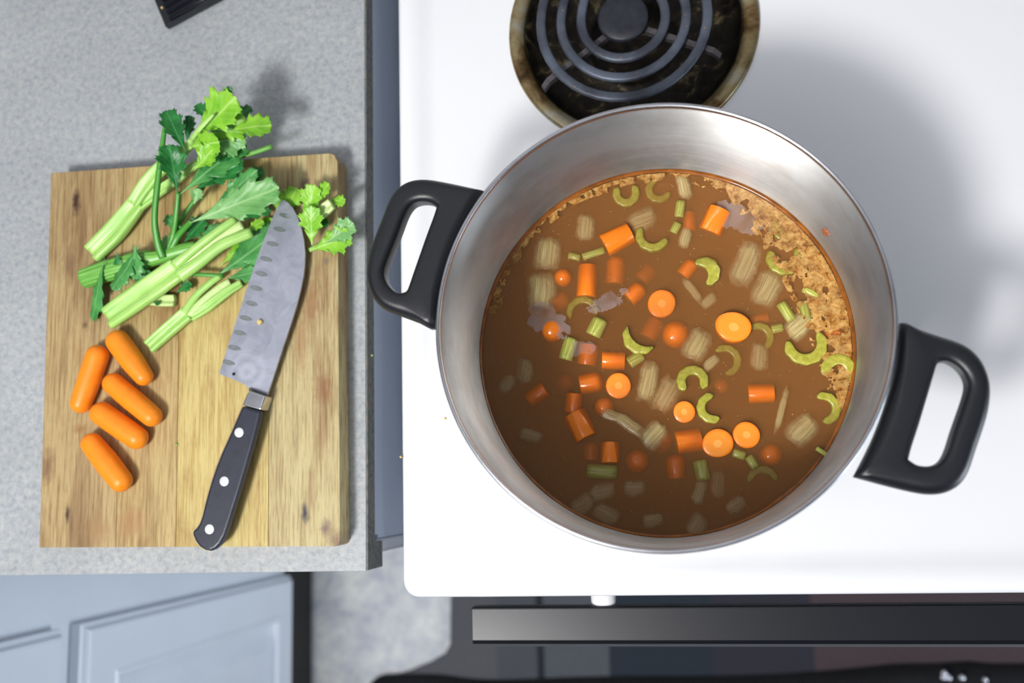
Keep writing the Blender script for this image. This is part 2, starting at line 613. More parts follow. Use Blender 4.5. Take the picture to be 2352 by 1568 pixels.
def tag(o, label, cat, group=None, kind=None):
    o['label'] = label
    o['category'] = cat
    if group:
        o['group'] = group
    if kind:
        o['kind'] = kind
    return o


def struct(o):
    o['kind'] = 'structure'
    return o


def thing(name, loc, label, cat, group=None):
    o = bpy.data.objects.new(name, None)
    o.location = loc
    COL.objects.link(o)
    return tag(o, label, cat, group)


def box(bm, x0, x1, y0, y1, z0, z1):
    vs = [bm.verts.new((x, y, z)) for z in (z0, z1) for y in (y0, y1) for x in (x0, x1)]
    for f in ((0, 2, 3, 1), (4, 5, 7, 6), (0, 1, 5, 4), (2, 6, 7, 3), (0, 4, 6, 2), (1, 3, 7, 5)):
        bm.faces.new([vs[i] for i in f])


def boxo(name, x0, x1, y0, y1, z0, z1, mat, parent=None, bevel=0.0):
    bm = bmesh.new()
    box(bm, x0, x1, y0, y1, z0, z1)
    return link(name, bm, mat, parent, smooth=False, bevel=bevel)


def prism(bm, pts, z0, z1):
    lo_ = [bm.verts.new((p[0], p[1], z0)) for p in pts]
    hi_ = [bm.verts.new((p[0], p[1], z1)) for p in pts]
    n = len(pts)
    for i in range(n):
        bm.faces.new((lo_[i], lo_[(i + 1) % n], hi_[(i + 1) % n], hi_[i]))
    bm.faces.new(hi_)
    bm.faces.new(lo_[::-1])


def lathe(bm, prof, n=96, c=(0, 0, 0), caps=True):
    rings = []
    for r, z in prof:
        if r < 1e-6:
            rings.append([bm.verts.new((c[0], c[1], c[2] + z))])
        else:
            rings.append([bm.verts.new((c[0] + r * math.cos(2 * PI * i / n), c[1] + r * math.sin(2 * PI * i / n), c[2] + z)) for i in range(n)])
    for a, b in zip(rings, rings[1:]):
        for i in range(n):
            j = (i + 1) % n
            if len(a) == 1 and len(b) == 1:
                continue
            if len(a) == 1:
                bm.faces.new((a[0], b[j], b[i]))
            elif len(b) == 1:
                bm.faces.new((a[i], a[j], b[0]))
            else:
                bm.faces.new((a[i], a[j], b[j], b[i]))
    return rings


def crom(pts, n):
    """smooth resampling of a list of vectors"""
    out = []
    m = len(pts)
    for i in range(n):
        t = i / (n - 1) * (m - 1)
        k = min(int(t), m - 2)
        f = t - k
        p0 = pts[max(k - 1, 0)]; p1 = pts[k]; p2 = pts[k + 1]; p3 = pts[min(k + 2, m - 1)]
        out.append(0.5 * ((2 * p1) + (p2 - p0) * f + (2 * p0 - 5 * p1 + 4 * p2 - p3) * f * f + (3 * p1 - p0 - 3 * p2 + p3) * f ** 3))
    return out


def lerp_list(vals, t):
    x = t * (len(vals) - 1)
    k = min(int(x), len(vals) - 2)
    return vals[k] + (vals[k + 1] - vals[k]) * (x - k)


def sweep(bm, path, widths, heights, section, n=16, m=28, cap=True):
    """sweep section(phi)->(a,b) along path, with UVs (u round the section, v along)"""
    uv = bm.loops.layers.uv.verify()
    pts = crom(path, n)
    rows = []
    for i, p in enumerate(pts):
        t = (pts[min(i + 1, n - 1)] - pts[max(i - 1, 0)]).normalized()
        side = t.cross(Vector((0, 0, 1)))
        if side.length < 0.05:
            side = Vector((1, 0, 0))
        side.normalize()
        up = side.cross(t)
        f = i / (n - 1)
        wd, ht = lerp_list(widths, f) / 2, lerp_list(heights, f) / 2
        row = []
        for j in range(m):
            a, b = section(2 * PI * j / m)
            row.append(bm.verts.new(p + side * a * wd + up * b * ht))
        rows.append(row)
    for i in range(n - 1):
        for j in range(m):
            k = (j + 1) % m
            f = bm.faces.new((rows[i][j], rows[i][k], rows[i + 1][k], rows[i + 1][j]))
            for lp, (uu, vv) in zip(f.loops, ((j, i), (j + 1, i), (j + 1, i + 1), (j, i + 1))):
                lp[uv].uv = (uu / m, vv / n)
    if cap:
        for row in (rows[0], rows[-1]):
            c = sum((v.co for v in row), Vector()) / m
            cv = bm.verts.new(c)
            for j in range(m):
                bm.faces.new((row[j], row[(j + 1) % m], cv))
    return rows


def sec_round(ph):
    return math.cos(ph), math.sin(ph)


def sec_channel(ph):
    a, b = math.cos(ph), math.sin(ph)
    if b > 0:
        b = b ** 0.6 * 0.9 - 0.75 * math.exp(-(a / 0.52) ** 2) * 0.95
    else:
        b = b * (1 + 0.05 * math.cos(11 * ph))
    return a, b


def sec_rib(ph):
    r = 1 + 0.05 * math.cos(14 * ph)
    return math.cos(ph) * r, math.sin(ph) * r


# ================================================================= SETTING
boxo_floor = struct(boxo('floor', -2.2, 2.2, -2.2, 0.64, -0.02, 0.0, 'floor'))
struct(boxo('ceiling', -2.2, 2.2, -2.2, 0.64, 2.52, 2.56, 'ceiling'))
struct(boxo('wall_back', -2.2, 2.2, 0.62, 0.70, 0.0, 2.51, 'wall'))

ZC = 0.910      # countertop
ZB = 0.932      # top of the cutting board
ZS = 0.915      # stove rim
XE = -0.240     # right end of the countertop
YF = -0.0597    # front edge of the countertop

# ---- countertop (L shaped, continuous)
ct = thing('countertop', (-0.6, 0.2, ZC - 0.038), 'grey speckled laminate countertop carrying the cutting board', 'countertop')
bm = bmesh.new()
prism(bm, [(-1.25, -1.2), (-0.618, -1.2), (-0.618, YF), (XE - 0.0012, YF), (XE - 0.0012, 0.615), (-1.25, 0.615)], ZC - 0.018, ZC)
link('slab', bm, 'laminate', ct, smooth=False, bevel=0.0006)
bm = bmesh.new()
box(bm, -0.60, XE - 0.0012, YF, YF + 0.021, ZC - 0.038, ZC - 0.0181)
link('front_edge', bm, 'laminate', ct, smooth=False)
bm = bmesh.new()
prism(bm, [(YF + 0.0004, ZC - 0.037), (YF + 0.0205, ZC - 0.037), (YF + 0.0205, ZC - 0.018), (0.612, ZC - 0.018), (0.612, ZC - 0.0006), (YF + 0.0004, ZC - 0.0006)], XE - 0.0011, XE)
for v in bm.verts:
    v.co = Vector((v.co.z, v.co.x, v.co.y))
o = link('end_face', bm, 'particle', ct, smooth=False)
o['label'] = 'raw dark particle board end of the counter'

# ---- base cabinet beneath the board, end panel beside the stove
bc = thing('base_cabinet', (-0.42, 0.25, 0), 'blue-grey base cabinet under the cutting board counter, end panel facing the stove', 'cabinet')
boxo('end_panel', XE - 0.020, XE - 0.004, -0.037, 0.60, 0.10, ZC - 0.0385, 'cab_side', bc)
boxo('end_panel_top', XE - 0.020, XE - 0.004, -0.034, 0.60, ZC - 0.0384, ZC - 0.0185, 'cab_side', bc)
boxo('body', -0.60, XE - 0.021, -0.036, 0.60, 0.10, ZC - 0.0385, 'cab', bc)
boxo('door', -0.585, XE - 0.005, -0.0495, -0.0375, 0.12, ZC - 0.041, 'cab', bc, bevel=0.003)
boxo('toe_kick', -0.60, XE - 0.02, 0.03, 0.05, 0.0, 0.099, 'toe', bc)

# ---- corner cabinet whose drawer and panelled door face right
XD = -0.6335
kc = thing('corner_cabinet', (-0.9, -0.6, 0), 'light grey corner cabinet with drawer and raised panel door', 'cabinet')
boxo('body', -1.20, XD - 0.020, -1.15, -0.066, 0.10, ZC - 0.019, 'cab', kc)
boxo('toe_kick', -1.20, XD - 0.012, -1.15, -0.075, 0.0, 0.099, 'toe', kc)


def panel_front(name, y0, y1, z0, z1, parent, raised=True):
    """front in the plane X = XD facing +X: bevelled slab, moulding frame and raised field"""
    bm = bmesh.new()
    def ring(d, x):
        return [bm.verts.new((x, yy, zz)) for yy, zz in ((y0 - 0 + d, z0 + d), (y1 - d, z0 + d), (y1 - d, z1 - d), (y0 + d, z1 - d))]
    steps = [(0.0, XD - 0.019), (0.0, XD - 0.008), (0.004, XD - 0.006), (0.007, XD - 0.001), (0.010, XD)]
    if raised:
        steps += [(0.056, XD), (0.060, XD + 0.002), (0.065, XD + 0.001), (0.070, XD - 0.009), (0.080, XD - 0.011), (0.100, XD - 0.002), (0.103, XD - 0.001)]
    rs = [ring(d, x) for d, x in steps]
    for a, b in zip(rs, rs[1:]):
        for i in range(4):
            bm.faces.new((a[i], a[(i + 1) % 4], b[(i + 1) % 4], b[i]))
    bm.faces.new(rs[-1])
    bm.faces.new(rs[0][::-1])
    return link(name, bm, 'cab', parent, smooth=False)


panel_front('door', -0.56, -0.132, 0.105, 0.668, kc)
panel_front('drawer', -0.56, -0.132, 0.700, 0.865, kc, raised=False)

# ---- stove
XS0, XS1, YS0, YS1 = -0.2118, 0.548, -0.0797, 0.60
st = thing('stove', (0.17, 0.25, 0), 'white enamel electric stove with coil burners and a black oven handle', 'stove')
BUR = [(-0.0205, 0.3590, 0.0905), (-0.009, 0.093, 0.118)]


def rrect(x0, x1, y0, y1, r, n=8):
    out = []
    for cx, cy, a0 in ((x1 - r, y1 - r, 0), (x0 + r, y1 - r, 90), (x0 + r, y0 + r, 180), (x1 - r, y0 + r, 270)):
        for i in range(n + 1):
            a = math.radians(a0 + 90 * i / n)
            out.append((cx + r * math.cos(a), cy + r * math.sin(a)))
    return out


bm = bmesh.new()
prev = None
for d, z in ((0.0, 0.868), (0.0, 0.9085), (0.0012, 0.9125), (0.004, 0.9146), (0.008, ZS), (0.014, ZS - 0.0006), (0.020, ZS - 0.003), (0.026, ZS - 0.0055), (0.032, ZS - 0.0065)):
    rad = 0.012 + d * 0.4
    ring = [bm.verts.new((x, y, z)) for x, y in rrect(XS0 + d, XS1 - d, YS0 + d, YS1 - d, rad)]
    if prev:
        for i in range(len(ring)):
            j = (i + 1) % len(ring)
            bm.faces.new((prev[i], prev[j], ring[j], ring[i]))
    prev = ring
ed = []
for i in range(len(prev)):
    ed.append(bm.edges.get((prev[i], prev[(i + 1) % len(prev)])))
for cx, cy, r in BUR:
    c0 = [bm.verts.new((cx + r * math.cos(2 * PI * i / 64), cy + r * math.sin(2 * PI * i / 64), ZS - 0.0065)) for i in range(64)]
    for i in range(64):
        ed.append(bm.edges.new((c0[i], c0[(i + 1) % 64])))
bmesh.ops.triangle_fill(bm, use_beauty=True, use_dissolve=False, edges=ed)
o = link('cooktop', bm, 'enamel', st)
md = o.modifiers.new('en', 'EDGE_SPLIT')
md.split_angle = math.radians(50)
boxo('body', XS0 + 0.004, XS1 - 0.004, YS0 + 0.02, YS1 - 0.004, 0.02, 0.860, 'stove_side', st)
boxo('oven_door', XS0 + 0.012, XS1 - 0.012, YS0 + 0.002, YS0 + 0.0195, 0.22, 0.855, 'oven_black', st, bevel=0.003)
boxo('drawer_front', XS0 + 0.012, XS1 - 0.012, YS0 + 0.004, YS0 + 0.0195, 0.04, 0.21, 'stove_side', st, bevel=0.003)
# handle bar with bevelled near edge
hx0, hx1 = -0.1706, 0.507
bm = bmesh.new()
prism(bm, [(-0.0932, 0.845), (-0.0932, 0.8592), (-0.0942, 0.8602), (-0.1185, 0.8602), (-0.1215, 0.8585), (-0.1245, 0.852), (-0.1250, 0.842), (-0.1235, 0.838), (-0.096, 0.838)], hx0, hx1)
for v in bm.verts:
    v.co = Vector((v.co.z, v.co.x, v.co.y))
hd = link('oven_handle', bm, 'black_gloss', st, smooth=False, bevel=0.0012)
hd['label'] = 'glossy black oven handle bar'
for xx in (-0.0657, 0.402):
    bm = bmesh.new()
    sweep(bm, [Vector((xx, YS0 + 0.003, 0.850)), Vector((xx, -0.0928, 0.850))], [0.0205, 0.0195], [0.018, 0.017], sec_round, n=5, m=20)
    k = link('handle_standoff', bm, 'enamel', hd)

# ---- drip pans and coil burners


def drip_pan(c, R, label):
    t = thing('drip_pan', (c[0], c[1], ZS - 0.0062), label, 'drip pan', None)
    bm = bmesh.new()
    z0 = ZS - 0.0060
    lathe(bm, [(R, z0), (R * 0.995, z0 + 0.0022), (R * 0.975, z0 + 0.0034), (R * 0.94, z0 + 0.0030), (R * 0.89, z0 + 0.0014), (R * 0.872, z0 - 0.001)], 96, (c[0], c[1], 0))
    link('pan_rim', bm, 'pan', t, solid=0.0006)
    bm = bmesh.new()
    lathe(bm, [(R * 0.872, z0 - 0.001), (R * 0.86, z0 - 0.006), (R * 0.80, z0 - 0.016), (R * 0.62, z0 - 0.023), (R * 0.40, z0 - 0.026), (R * 0.38, z0 - 0.024), (R * 0.36, z0 - 0.028), (0.0, z0 - 0.030)], 96, (c[0], c[1], 0))
    link('bowl', bm, 'pan_bowl', t, solid=0.0006)
    return t


def coil_burner(c, turns, r_in, r_out, z, label):
    t = thing('coil_burner', (c[0], c[1], z - 0.012), label, 'burner')
    bm = bmesh.new()
    pts = []
    N = int(turns * 40)
    for i in range(N + 1):
        f = i / N
        a = math.radians(70) - 2 * PI * turns * f
        # flattened rings with a step between turns, as pressed coils have
        q = f * turns
        k = int(min(q, turns - 1e-6))
        fr = q - k
        s = max(0, min(1, (fr - 0.72) / 0.28))
        s = s * s * (3 - 2 * s)
        r = r_in + (r_out - r_in) * (k + s) / turns
        pts.append(Vector((c[0] + r * math.cos(a), c[1] + r * math.sin(a), z)))
    # inner end dives down and leaves under the coil to the socket
    a0 = math.radians(70)
    pre = [Vector((c[0] + 0.075, c[1] + 0.066, z - 0.014)), Vector((c[0] + 0.046, c[1] + 0.043, z - 0.013)), Vector((c[0] + r_in * math.cos(a0 + .5) * 1.0, c[1] + r_in * math.sin(a0 + .5), z - 0.006))]
    allp = pre + pts
    sweep(bm, allp, [0.0078, 0.0078], [0.0074, 0.0074], lambda ph: (math.cos(ph), max(-1, min(0.72, math.sin(ph)))), n=len(allp), m=12)
    link('heating_coil', bm, 'coil', t)
    bm = bmesh.new()
    lathe(bm, [(0, -0.004), (0.0180, -0.004), (0.0196, -0.001), (0.0196, 0.0020), (0.0180, 0.0036), (0.010, 0.0030), (0, 0.0026)], 48, (c[0], c[1], z))
    link('medallion', bm, 'medallion', t)
    for a in (215, 335, 95):
        bm = bmesh.new()
        a = math.radians(a)
        d = Vector((math.cos(a), math.sin(a), 0)); s = Vector((-d.y, d.x, 0))
        q = Vector((c[0], c[1], 0))
        prof = [(0.012, -0.0055), (0.030, -0.0055), (0.052, -0.0048), (0.074, -0.0046), (0.080, -0.010)]
        rows = []
        for rr, zz in prof:
            rows.append([bm.verts.new(q + d * rr + s * sg * 0.0022 + Vector((0, 0, z + zz - e))) for sg, e in ((-1, 0.0), (1, 0.0), (1, 0.006), (-1, 0.006))])
        for x, y in zip(rows, rows[1:]):
            for i in range(4):
                bm.faces.new((x[i], x[(i + 1) % 4], y[(i + 1) % 4], y[i]))
        bm.faces.new(rows[0]); bm.faces.new(rows[-1][::-1])
        link('support_arm', bm, 'bracket', t, smooth=False)
    return t


drip_pan(BUR[0], 0.0985, 'stained round metal drip pan around the uncovered burner')
coil_burner((-0.0262, 0.3570), 3.0, 0.0325, 0.0800, 0.9285, 'uncovered spiral coil burner with a black centre disc behind the pot')
drip_pan(BUR[1], 0.1250, 'drip pan underneath the steel soup pot')
coil_burner(BUR[1][:2], 4.0, 0.0300, 0.0960, 0.9200, 'coil burner underneath the steel soup pot')

# ---- stock pot
PC = Vector((-0.009, 0.093, 0))
ZR, ZP, ZSOUP = 1.080, 0.9235, 0.9625
RI = 0.1290
pot = thing('stock_pot', (PC.x, PC.y, ZP), 'brushed stainless steel stock pot with two black handles', 'pot')
bm = bmesh.new()
lathe(bm, [(0, ZP), (RI - 0.006, ZP), (RI, ZP + 0.003), (RI + 0.0012, ZP + 0.008), (RI + 0.0012, ZR - 0.004), (RI + 0.0010, ZR - 0.002),
           (RI, ZR - 0.002), (RI, ZP + 0.014), (RI - 0.002, ZP + 0.008), (RI - 0.007, ZP + 0.005), (0, ZP + 0.005)], 160, (PC.x, PC.y, 0))
link('body', bm, 'steel', pot)
bm = bmesh.new()
lathe(bm, [(RI - 0.0002, ZR - 0.003), (RI - 0.0001, ZR - 0.0008), (RI + 0.0006, ZR), (RI + 0.0018, ZR), (RI + 0.0026, ZR - 0.0008), (RI + 0.0027, ZR - 0.0026), (RI + 0.0012, ZR - 0.0036), (RI - 0.0002, ZR - 0.003)], 160, (PC.x, PC.y, 0))
link('rim', bm, 'rim_steel', pot)

ZH = 1.058
OUT = [(1112, 440), (1060, 428), (1005, 417), (970, 414), (940, 420), (915, 436), (897, 462), (882, 500), (866, 540), (852, 580), (845, 618), (846, 648), (855, 678), (872, 702), (895, 717), (930, 730), (965, 743), (1003, 757), (1012, 700), (1022, 650), (1045, 580), (1075, 510)]
INN = [(1008, 480), (1000, 474), (990, 469), (972, 468), (955, 473), (943, 485), (933, 505), (922, 535), (910, 565), (898, 595), (889, 622), (889, 640), (896, 656), (908, 669), (922, 676), (933, 675), (940, 671), (945, 660), (957, 625), (971, 585), (985, 545), (1000, 505)]


def handle(flip):
    bm = bmesh.new()
    n = 66
    zo = [P(u, v, ZH) for u, v in OUT]
    zi = [P(u, v, ZH) for u, v in INN]
    zo = crom(zo + [zo[0]], n + 1)[:-1]
    zi = crom(zi + [zi[0]], n + 1)[:-1]
    rows = []
    for o_, i_ in zip(zo, zi):
        if flip:
            o_ = Vector((2 * PC.x - o_.x, 2 * PC.y - o_.y, o_.z))
            i_ = Vector((2 * PC.x - i_.x, 2 * PC.y - i_.y, i_.z))
        d = (i_ - o_)
        L = d.length
        d.normalize()
        fr = min(0.0075, L * 0.45)
        fi = min(0.0045, L * 0.4)
        row = []
        prof = []
        h = 0.0085
        for k in range(7):
            a = PI / 2 * k / 6
            prof.append((fr * (1 - math.sin(a)) if False else fr - fr * math.cos(a), h * math.sin(a)))
        for k in range(6, -1, -1):
            a = PI / 2 * k / 6
            prof.append((L - fi + fi * math.cos(a), h * (0.55 + 0.45 * math.sin(a))))
        low = [(x, -y * 0.75) for x, y in prof[::-1]]
        for x, y in prof + low[:-1]:
            row.append(bm.verts.new(o_ + d * x + Vector((0, 0, y))))
        rows.append(row)
    for i in range(n):
        a, b = rows[i], rows[(i + 1) % n]
        for j in range(len(a)):
            k = (j + 1) % len(a)
            bm.faces.new((a[j], a[k], b[k], b[j]))
    # keep the handle outside the steel wall
    for v in bm.verts:
        q = Vector((v.co.x - PC.x, v.co.y - PC.y))
        if q.length < RI + 0.0013:
            q = q.normalized() * (RI + 0.0013)
            v.co.x, v.co.y = PC.x + q.x, PC.y + q.y
    bmesh.ops.remove_doubles(bm, verts=bm.verts, dist=0.00002)
    return link('handle', bm, 'phenolic', pot)


handle(False)
handle(True)

# ================================================================= SOUP
SPX = 0.000300   # metres per photo pixel at the soup surface
br = thing('broth', (PC.x, PC.y, ZP + 0.0055), 'murky brown soup broth filling the steel pot', 'broth')
bm = bmesh.new()
lathe(bm, [(0, ZP + 0.0055), (RI - 0.0085, ZP + 0.0056), (RI - 0.0026, ZP + 0.0086), (RI - 0.0005, ZP + 0.0145), (RI - 0.0004, ZSOUP + 0.0005), (RI - 0.0016, ZSOUP), (0, ZSOUP)], 128, (PC.x, PC.y, 0))
link('liquid', bm, 'broth', br)
bm = bmesh.new()
uvr = 150
rg = []
for i in range(uvr):
    a = 2 * PI * i / uvr
    wv = 0.0016 + 0.0016 * (0.5 + 0.5 * noise.noise(Vector((math.cos(a) * 5, math.sin(a) * 5, 1.3)))) * (1 if math.cos(a - 0.9) > -0.35 else 0.35)
    rg.append([bm.verts.new((PC.x + r * math.cos(a), PC.y + r * math.sin(a), z)) for r, z in [(RI - 0.00025 - (wv - 0.00025) * q / 6, ZSOUP + 0.0003 + 0.0016 * (1 - q / 6) ** 2.3) for q in range(7)]])
for i in range(uvr):
    a, b = rg[i], rg[(i + 1) % uvr]
    for j in range(6):
        bm.faces.new((a[j], a[j + 1], b[j + 1], b[j]))
o = link('oil_ring', bm, 'oil_ring', br)
o['label'] = 'orange-brown oily line where broth meets steel'


def foam_or_sheen_patch(name, mat, inside, thr, cell, seed, hz):
    bm = bmesh.new()
    n = int(0.26 / cell)
    vs = {}
    def V(i, j):
        if (i, j) not in vs:
            x, y = PC.x - 0.13 + i * cell, PC.y - 0.13 + j * cell
            h = hz * (0.6 + 0.7 * noise.noise(Vector((x * 420, y * 420, seed))))
            vs[(i, j)] = bm.verts.new((x + cell * 0.45 * noise.noise(Vector((x * 900, y * 900, 3))), y + cell * 0.45 * noise.noise(Vector((x * 900, y * 900, 9))), ZSOUP + 0.0004 + max(0, h)))
        return vs[(i, j)]
    for i in range(n):
        for j in range(n):
            x, y = -0.13 + (i + .5) * cell, -0.13 + (j + .5) * cell
            r = math.hypot(x, y)
            if r > RI - 0.0028:
                continue
            a = math.degrees(math.atan2(y, x)) % 360
            s = inside(x, y, r, a)
            if s <= 0:
                continue
            v = noise.fractal(Vector((x * 120, y * 120, seed)), 0.9, 2.1, 4) * 0.5 + 0.5
            if v + s > thr:
                bm.faces.new((V(i, j), V(i + 1, j), V(i + 1, j + 1), V(i, j + 1)))
    o = link(name, bm, mat, br)
    o['kind'] = 'stuff'
    return o


def in_foam(x, y, r, a):
    d = RI - r
    if a > 180:
        a -= 360
    if -22 <= a <= 66:
        wdt = 0.030 * max(0, math.sin(math.radians((a + 22) / 88 * 180))) ** 0.6 + 0.005
        return 0.55 * (1 - d / wdt) if d < wdt else 0
    if 66 < a < 165:
        wdt = 0.0085 + 0.005 * noise.noise(Vector((a * 0.09, 0, 4)))
        return 0.42 * (1 - d / wdt) if d < wdt else 0
    return 0


foam_or_sheen_patch('scum_foam', 'foam', in_foam, 0.60, 0.0006, 2.0, 0.00006)['label'] = 'tan speckled scum floating along the pot wall'
SHEEN = [(P(1700, 500, ZSOUP), 0.022, 0.011, -25), (P(1255, 735, ZSOUP), 0.020, 0.011, -35), (P(1400, 690, ZSOUP), 0.018, 0.006, 20), (P(1330, 800, ZSOUP), 0.012, 0.006, 0)]  # where the painted reflection lies on the soup surface


def in_sheen(x, y, r, a):
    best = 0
    for c, ra, rb, an in SHEEN:
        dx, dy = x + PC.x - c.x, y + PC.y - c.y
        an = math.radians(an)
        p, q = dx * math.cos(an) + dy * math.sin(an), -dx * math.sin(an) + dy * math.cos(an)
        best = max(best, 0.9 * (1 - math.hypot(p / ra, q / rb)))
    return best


foam_or_sheen_patch('painted_sheen', 'sheen', in_sheen, 0.60, 0.0007, 5.0, 0.0)['label'] = 'painted greyish sheen patches on the broth'

# tiny flecks
bm = bmesh.new()
for i in range(420):
    a, r = random.uniform(0, 2 * PI), (RI - 0.006) * math.sqrt(random.random())
    x, y = PC.x + r * math.cos(a), PC.y + r * math.sin(a)
    s = random.uniform(0.00018, 0.0005)
    z = ZSOUP - random.uniform(-0.0002, 0.003)
    t = [bm.verts.new((x + s * dx, y + s * dy, z + s * dz)) for dx, dy, dz in ((1, 0, 0), (0, 1, 0), (-1, 0, 0), (0, -1, 0), (0, 0, .7), (0, 0, -.7))]
    for k in range(4):
        bm.faces.new((t[k], t[(k + 1) % 4], t[4]))
        bm.faces.new((t[(k + 1) % 4], t[k], t[5]))
o = link('herb_fleck', bm, 'fleck', br)
o['kind'] = 'stuff'
for u, v, r in ((1497, 470, 9), (1590, 460, 8), (1265, 716, 15), (1236, 712, 9), (1305, 707, 10), (1368, 715, 13), (1408, 800, 12), (1291, 790, 9), (1812, 640, 9), (1860, 668, 7), (1718, 494, 9), (1600, 770, 8), (1446, 590, 10), (1545, 800, 8), (1275, 935, 9), (1488, 795, 6), (1655, 1010, 7), (1235, 845, 8), (1580, 483, 8)):
    c = P(u, v, ZSOUP)
    bm = bmesh.new()
    R = r * SPX
    lathe(bm, [(R, 0.0001), (R * 0.93, R * 0.16), (R * 0.7, R * 0.28), (R * 0.35, R * 0.34), (0, R * 0.36)], 20, (c.x, c.y, ZSOUP + 0.0002))
    link('bubble', bm, 'bubble', br)


def place(name, bm, mat, center, R3, label, cat, group):
    """link a mesh built round its own origin at center with rotation R3"""
    o = link(name, bm, mat)
    o.matrix_world = Matrix.Translation(center) @ R3.to_4x4()
    return tag(o, label, cat, group)


def carrot_mesh(r, L, ends):
    """section of a baby carrot, axis Z; ends: (bottom rounded, top rounded)"""
    bm = bmesh.new()
    uv = bm.loops.layers.uv.verify()
    prof = []
    h = L / 2
    e = r * 0.07
    def cap(sign, rounded):
        if rounded:
            return [(r * math.cos(PI / 2 * k / 6), sign * (h - r * 0.75 + r * 0.75 * math.sin(PI / 2 * k / 6))) for k in range(0, 7)]
        return [(r, sign * (h - e)), (r - e * 0.3, sign * (h - e * 0.3)), (r - e, sign * h), (r * 0.6, sign * h), (r * 0.3, sign * h), (0, sign * h)]
    lo_ = cap(-1, ends[0])[::-1]
    hi_ = cap(1, ends[1])
    rings = lathe(bm, lo_ + [(r * 1.01, 0)] + hi_, 28)
    sd = random.random() * 50
    for v in bm.verts:
        n_ = noise.noise(Vector((v.co.x * 90 + sd, v.co.y * 90, v.co.z * 60)))
        s = 1 + 0.06 * n_
        v.co.x *= s
        v.co.y *= s
    bm.normal_update()
    for f in bm.faces:
        flat = abs(f.normal.z) > 0.9 and not (ends[1] if f.calc_center_median().z > 0 else ends[0])
        for lp in f.loops:
            lp[uv].uv = (math.hypot(lp.vert.co.x, lp.vert.co.y) / r, 1.0 if flat else 0.0)
    return bm


# carrots: (u, v, kind, a, b, angle, depth_mm) kind f = cut face up (radii a,b), s = lying (length a, width b), e = round end up (radius a)
CARROTS = [
    (1416, 543, 's', 70, 58, 25, -3), (1291, 631, 'e', 22, 0, 0, 0.5), (1347, 642, 's', 78, 50, 86, 0), (1413, 615, 's', 68, 48, 84, 3),
    (1486, 624, 's', 46, 40, 45, 7), (1460, 668, 's', 50, 44, 40, 1), (1519, 695, 'f', 33, 33, 20, 1), (1265, 755, 'e', 27, 0, 30, -2),
    (1497, 753, 's', 48, 46, 60, 6), (1552, 764, 'e', 33, 0, 60, 0.5), (1348, 811, 's', 50, 48, 80, 2), (1407, 825, 's', 54, 44, -4, 0),
    (1357, 876, 's', 56, 50, 8, 0), (1419, 884, 'f', 30, 30, 40, 0.3), (1296, 875, 'e', 22, 0, 0, 6), (1384, 932, 'e', 23, 0, 80, 1),
    (1233, 904, 's', 50, 44, 32, 0.5), (1316, 923, 's', 46, 42, 82, 0), (1331, 977, 's', 66, 60, -64, -2), (1356, 1034, 's', 44, 38, 85, 4),
    (1400, 1040, 's', 48, 47, 88, -1.5), (1463, 1058, 'e', 28, 0, 10, 1.2), (1514, 1010, 'e', 29, 0, 50, 4), (1581, 1011, 's', 58, 56, 8, 0),
    (1648, 1017, 'f', 36, 32, 15, -0.8), (1714, 998, 'f', 29, 31, 60, -0.8), (1571, 944, 'f', 25, 25, 10, 0.2), (1750, 901, 's', 58, 45, 0, 0.6),
    (1772, 1043, 'e', 25, 0, 100, 1.8), (1552, 1070, 's', 56, 46, 92, 1.5), (1643, 500, 's', 60, 58, 62, -3), (1584, 507, 's', 46, 32, 85, 4),
    (1582, 612, 's', 46, 37, 48, 1.5), (1684, 750, 'f', 35, 41, 70, -2.5), (1745, 731, 's', 42, 26, 10, 6), (1915, 758, 'e', 21, 0, 0, 1),
    (1657, 882, 'e', 17, 0, 0, 7), (1529, 911, 'e', 30, 0, 0, 5), (1285, 688, 's', 50, 44, 20, 6)]
LAB = {'f': 'orange carrot round floating with its flat cut face upward in the soup',
       's': 'short orange carrot cylinder lying on its side in the soup',
       'e': 'rounded orange carrot end poking up through the soup'}
LABC = {0: 'largest carrot chunk, standing proud of the broth beside a celery crescent tip', 2: 'longest carrot cylinder, lying beside a small rounded carrot end',
        3: 'long carrot cylinder lying under the corner of the largest carrot chunk', 6: 'carrot round floating by itself in the middle of the pot', 7: 'rounded carrot end ringed by a large clear bubble',
        9: 'big rounded carrot end pressed against a sunken carrot cylinder', 13: 'carrot round touching a lying cylinder inside the carrot cluster', 16: 'dark red carrot piece lying closest to the shaded pot wall',
        18: 'biggest glistening carrot chunk in the shaded broth', 20: 'glossy square-ended carrot piece next to the olive celery chunk in shade', 23: 'carrot cylinder touching the widest carrot round',
        24: 'widest carrot round, pale core showing, wedged between two other carrots', 25: 'carrot round floating right beside the widest carrot round', 26: 'smallest carrot round, beside two celery crescents that touch',
        27: 'carrot cylinder lying alone in open broth beside a thin onion strip', 30: 'carrot chunk proud of the broth under painted greyish sheen', 32: 'small carrot cylinder tucked inside the curve of a celery crescent',
        33: 'oval tilted carrot slice standing proud of the broth', 35: 'small carrot end poking through the tan scum', 17: 'carrot cylinder butting against the biggest glistening chunk in shade'}
LABDEEP = 'carrot piece sunk deep in the soup and veiled brown by broth'
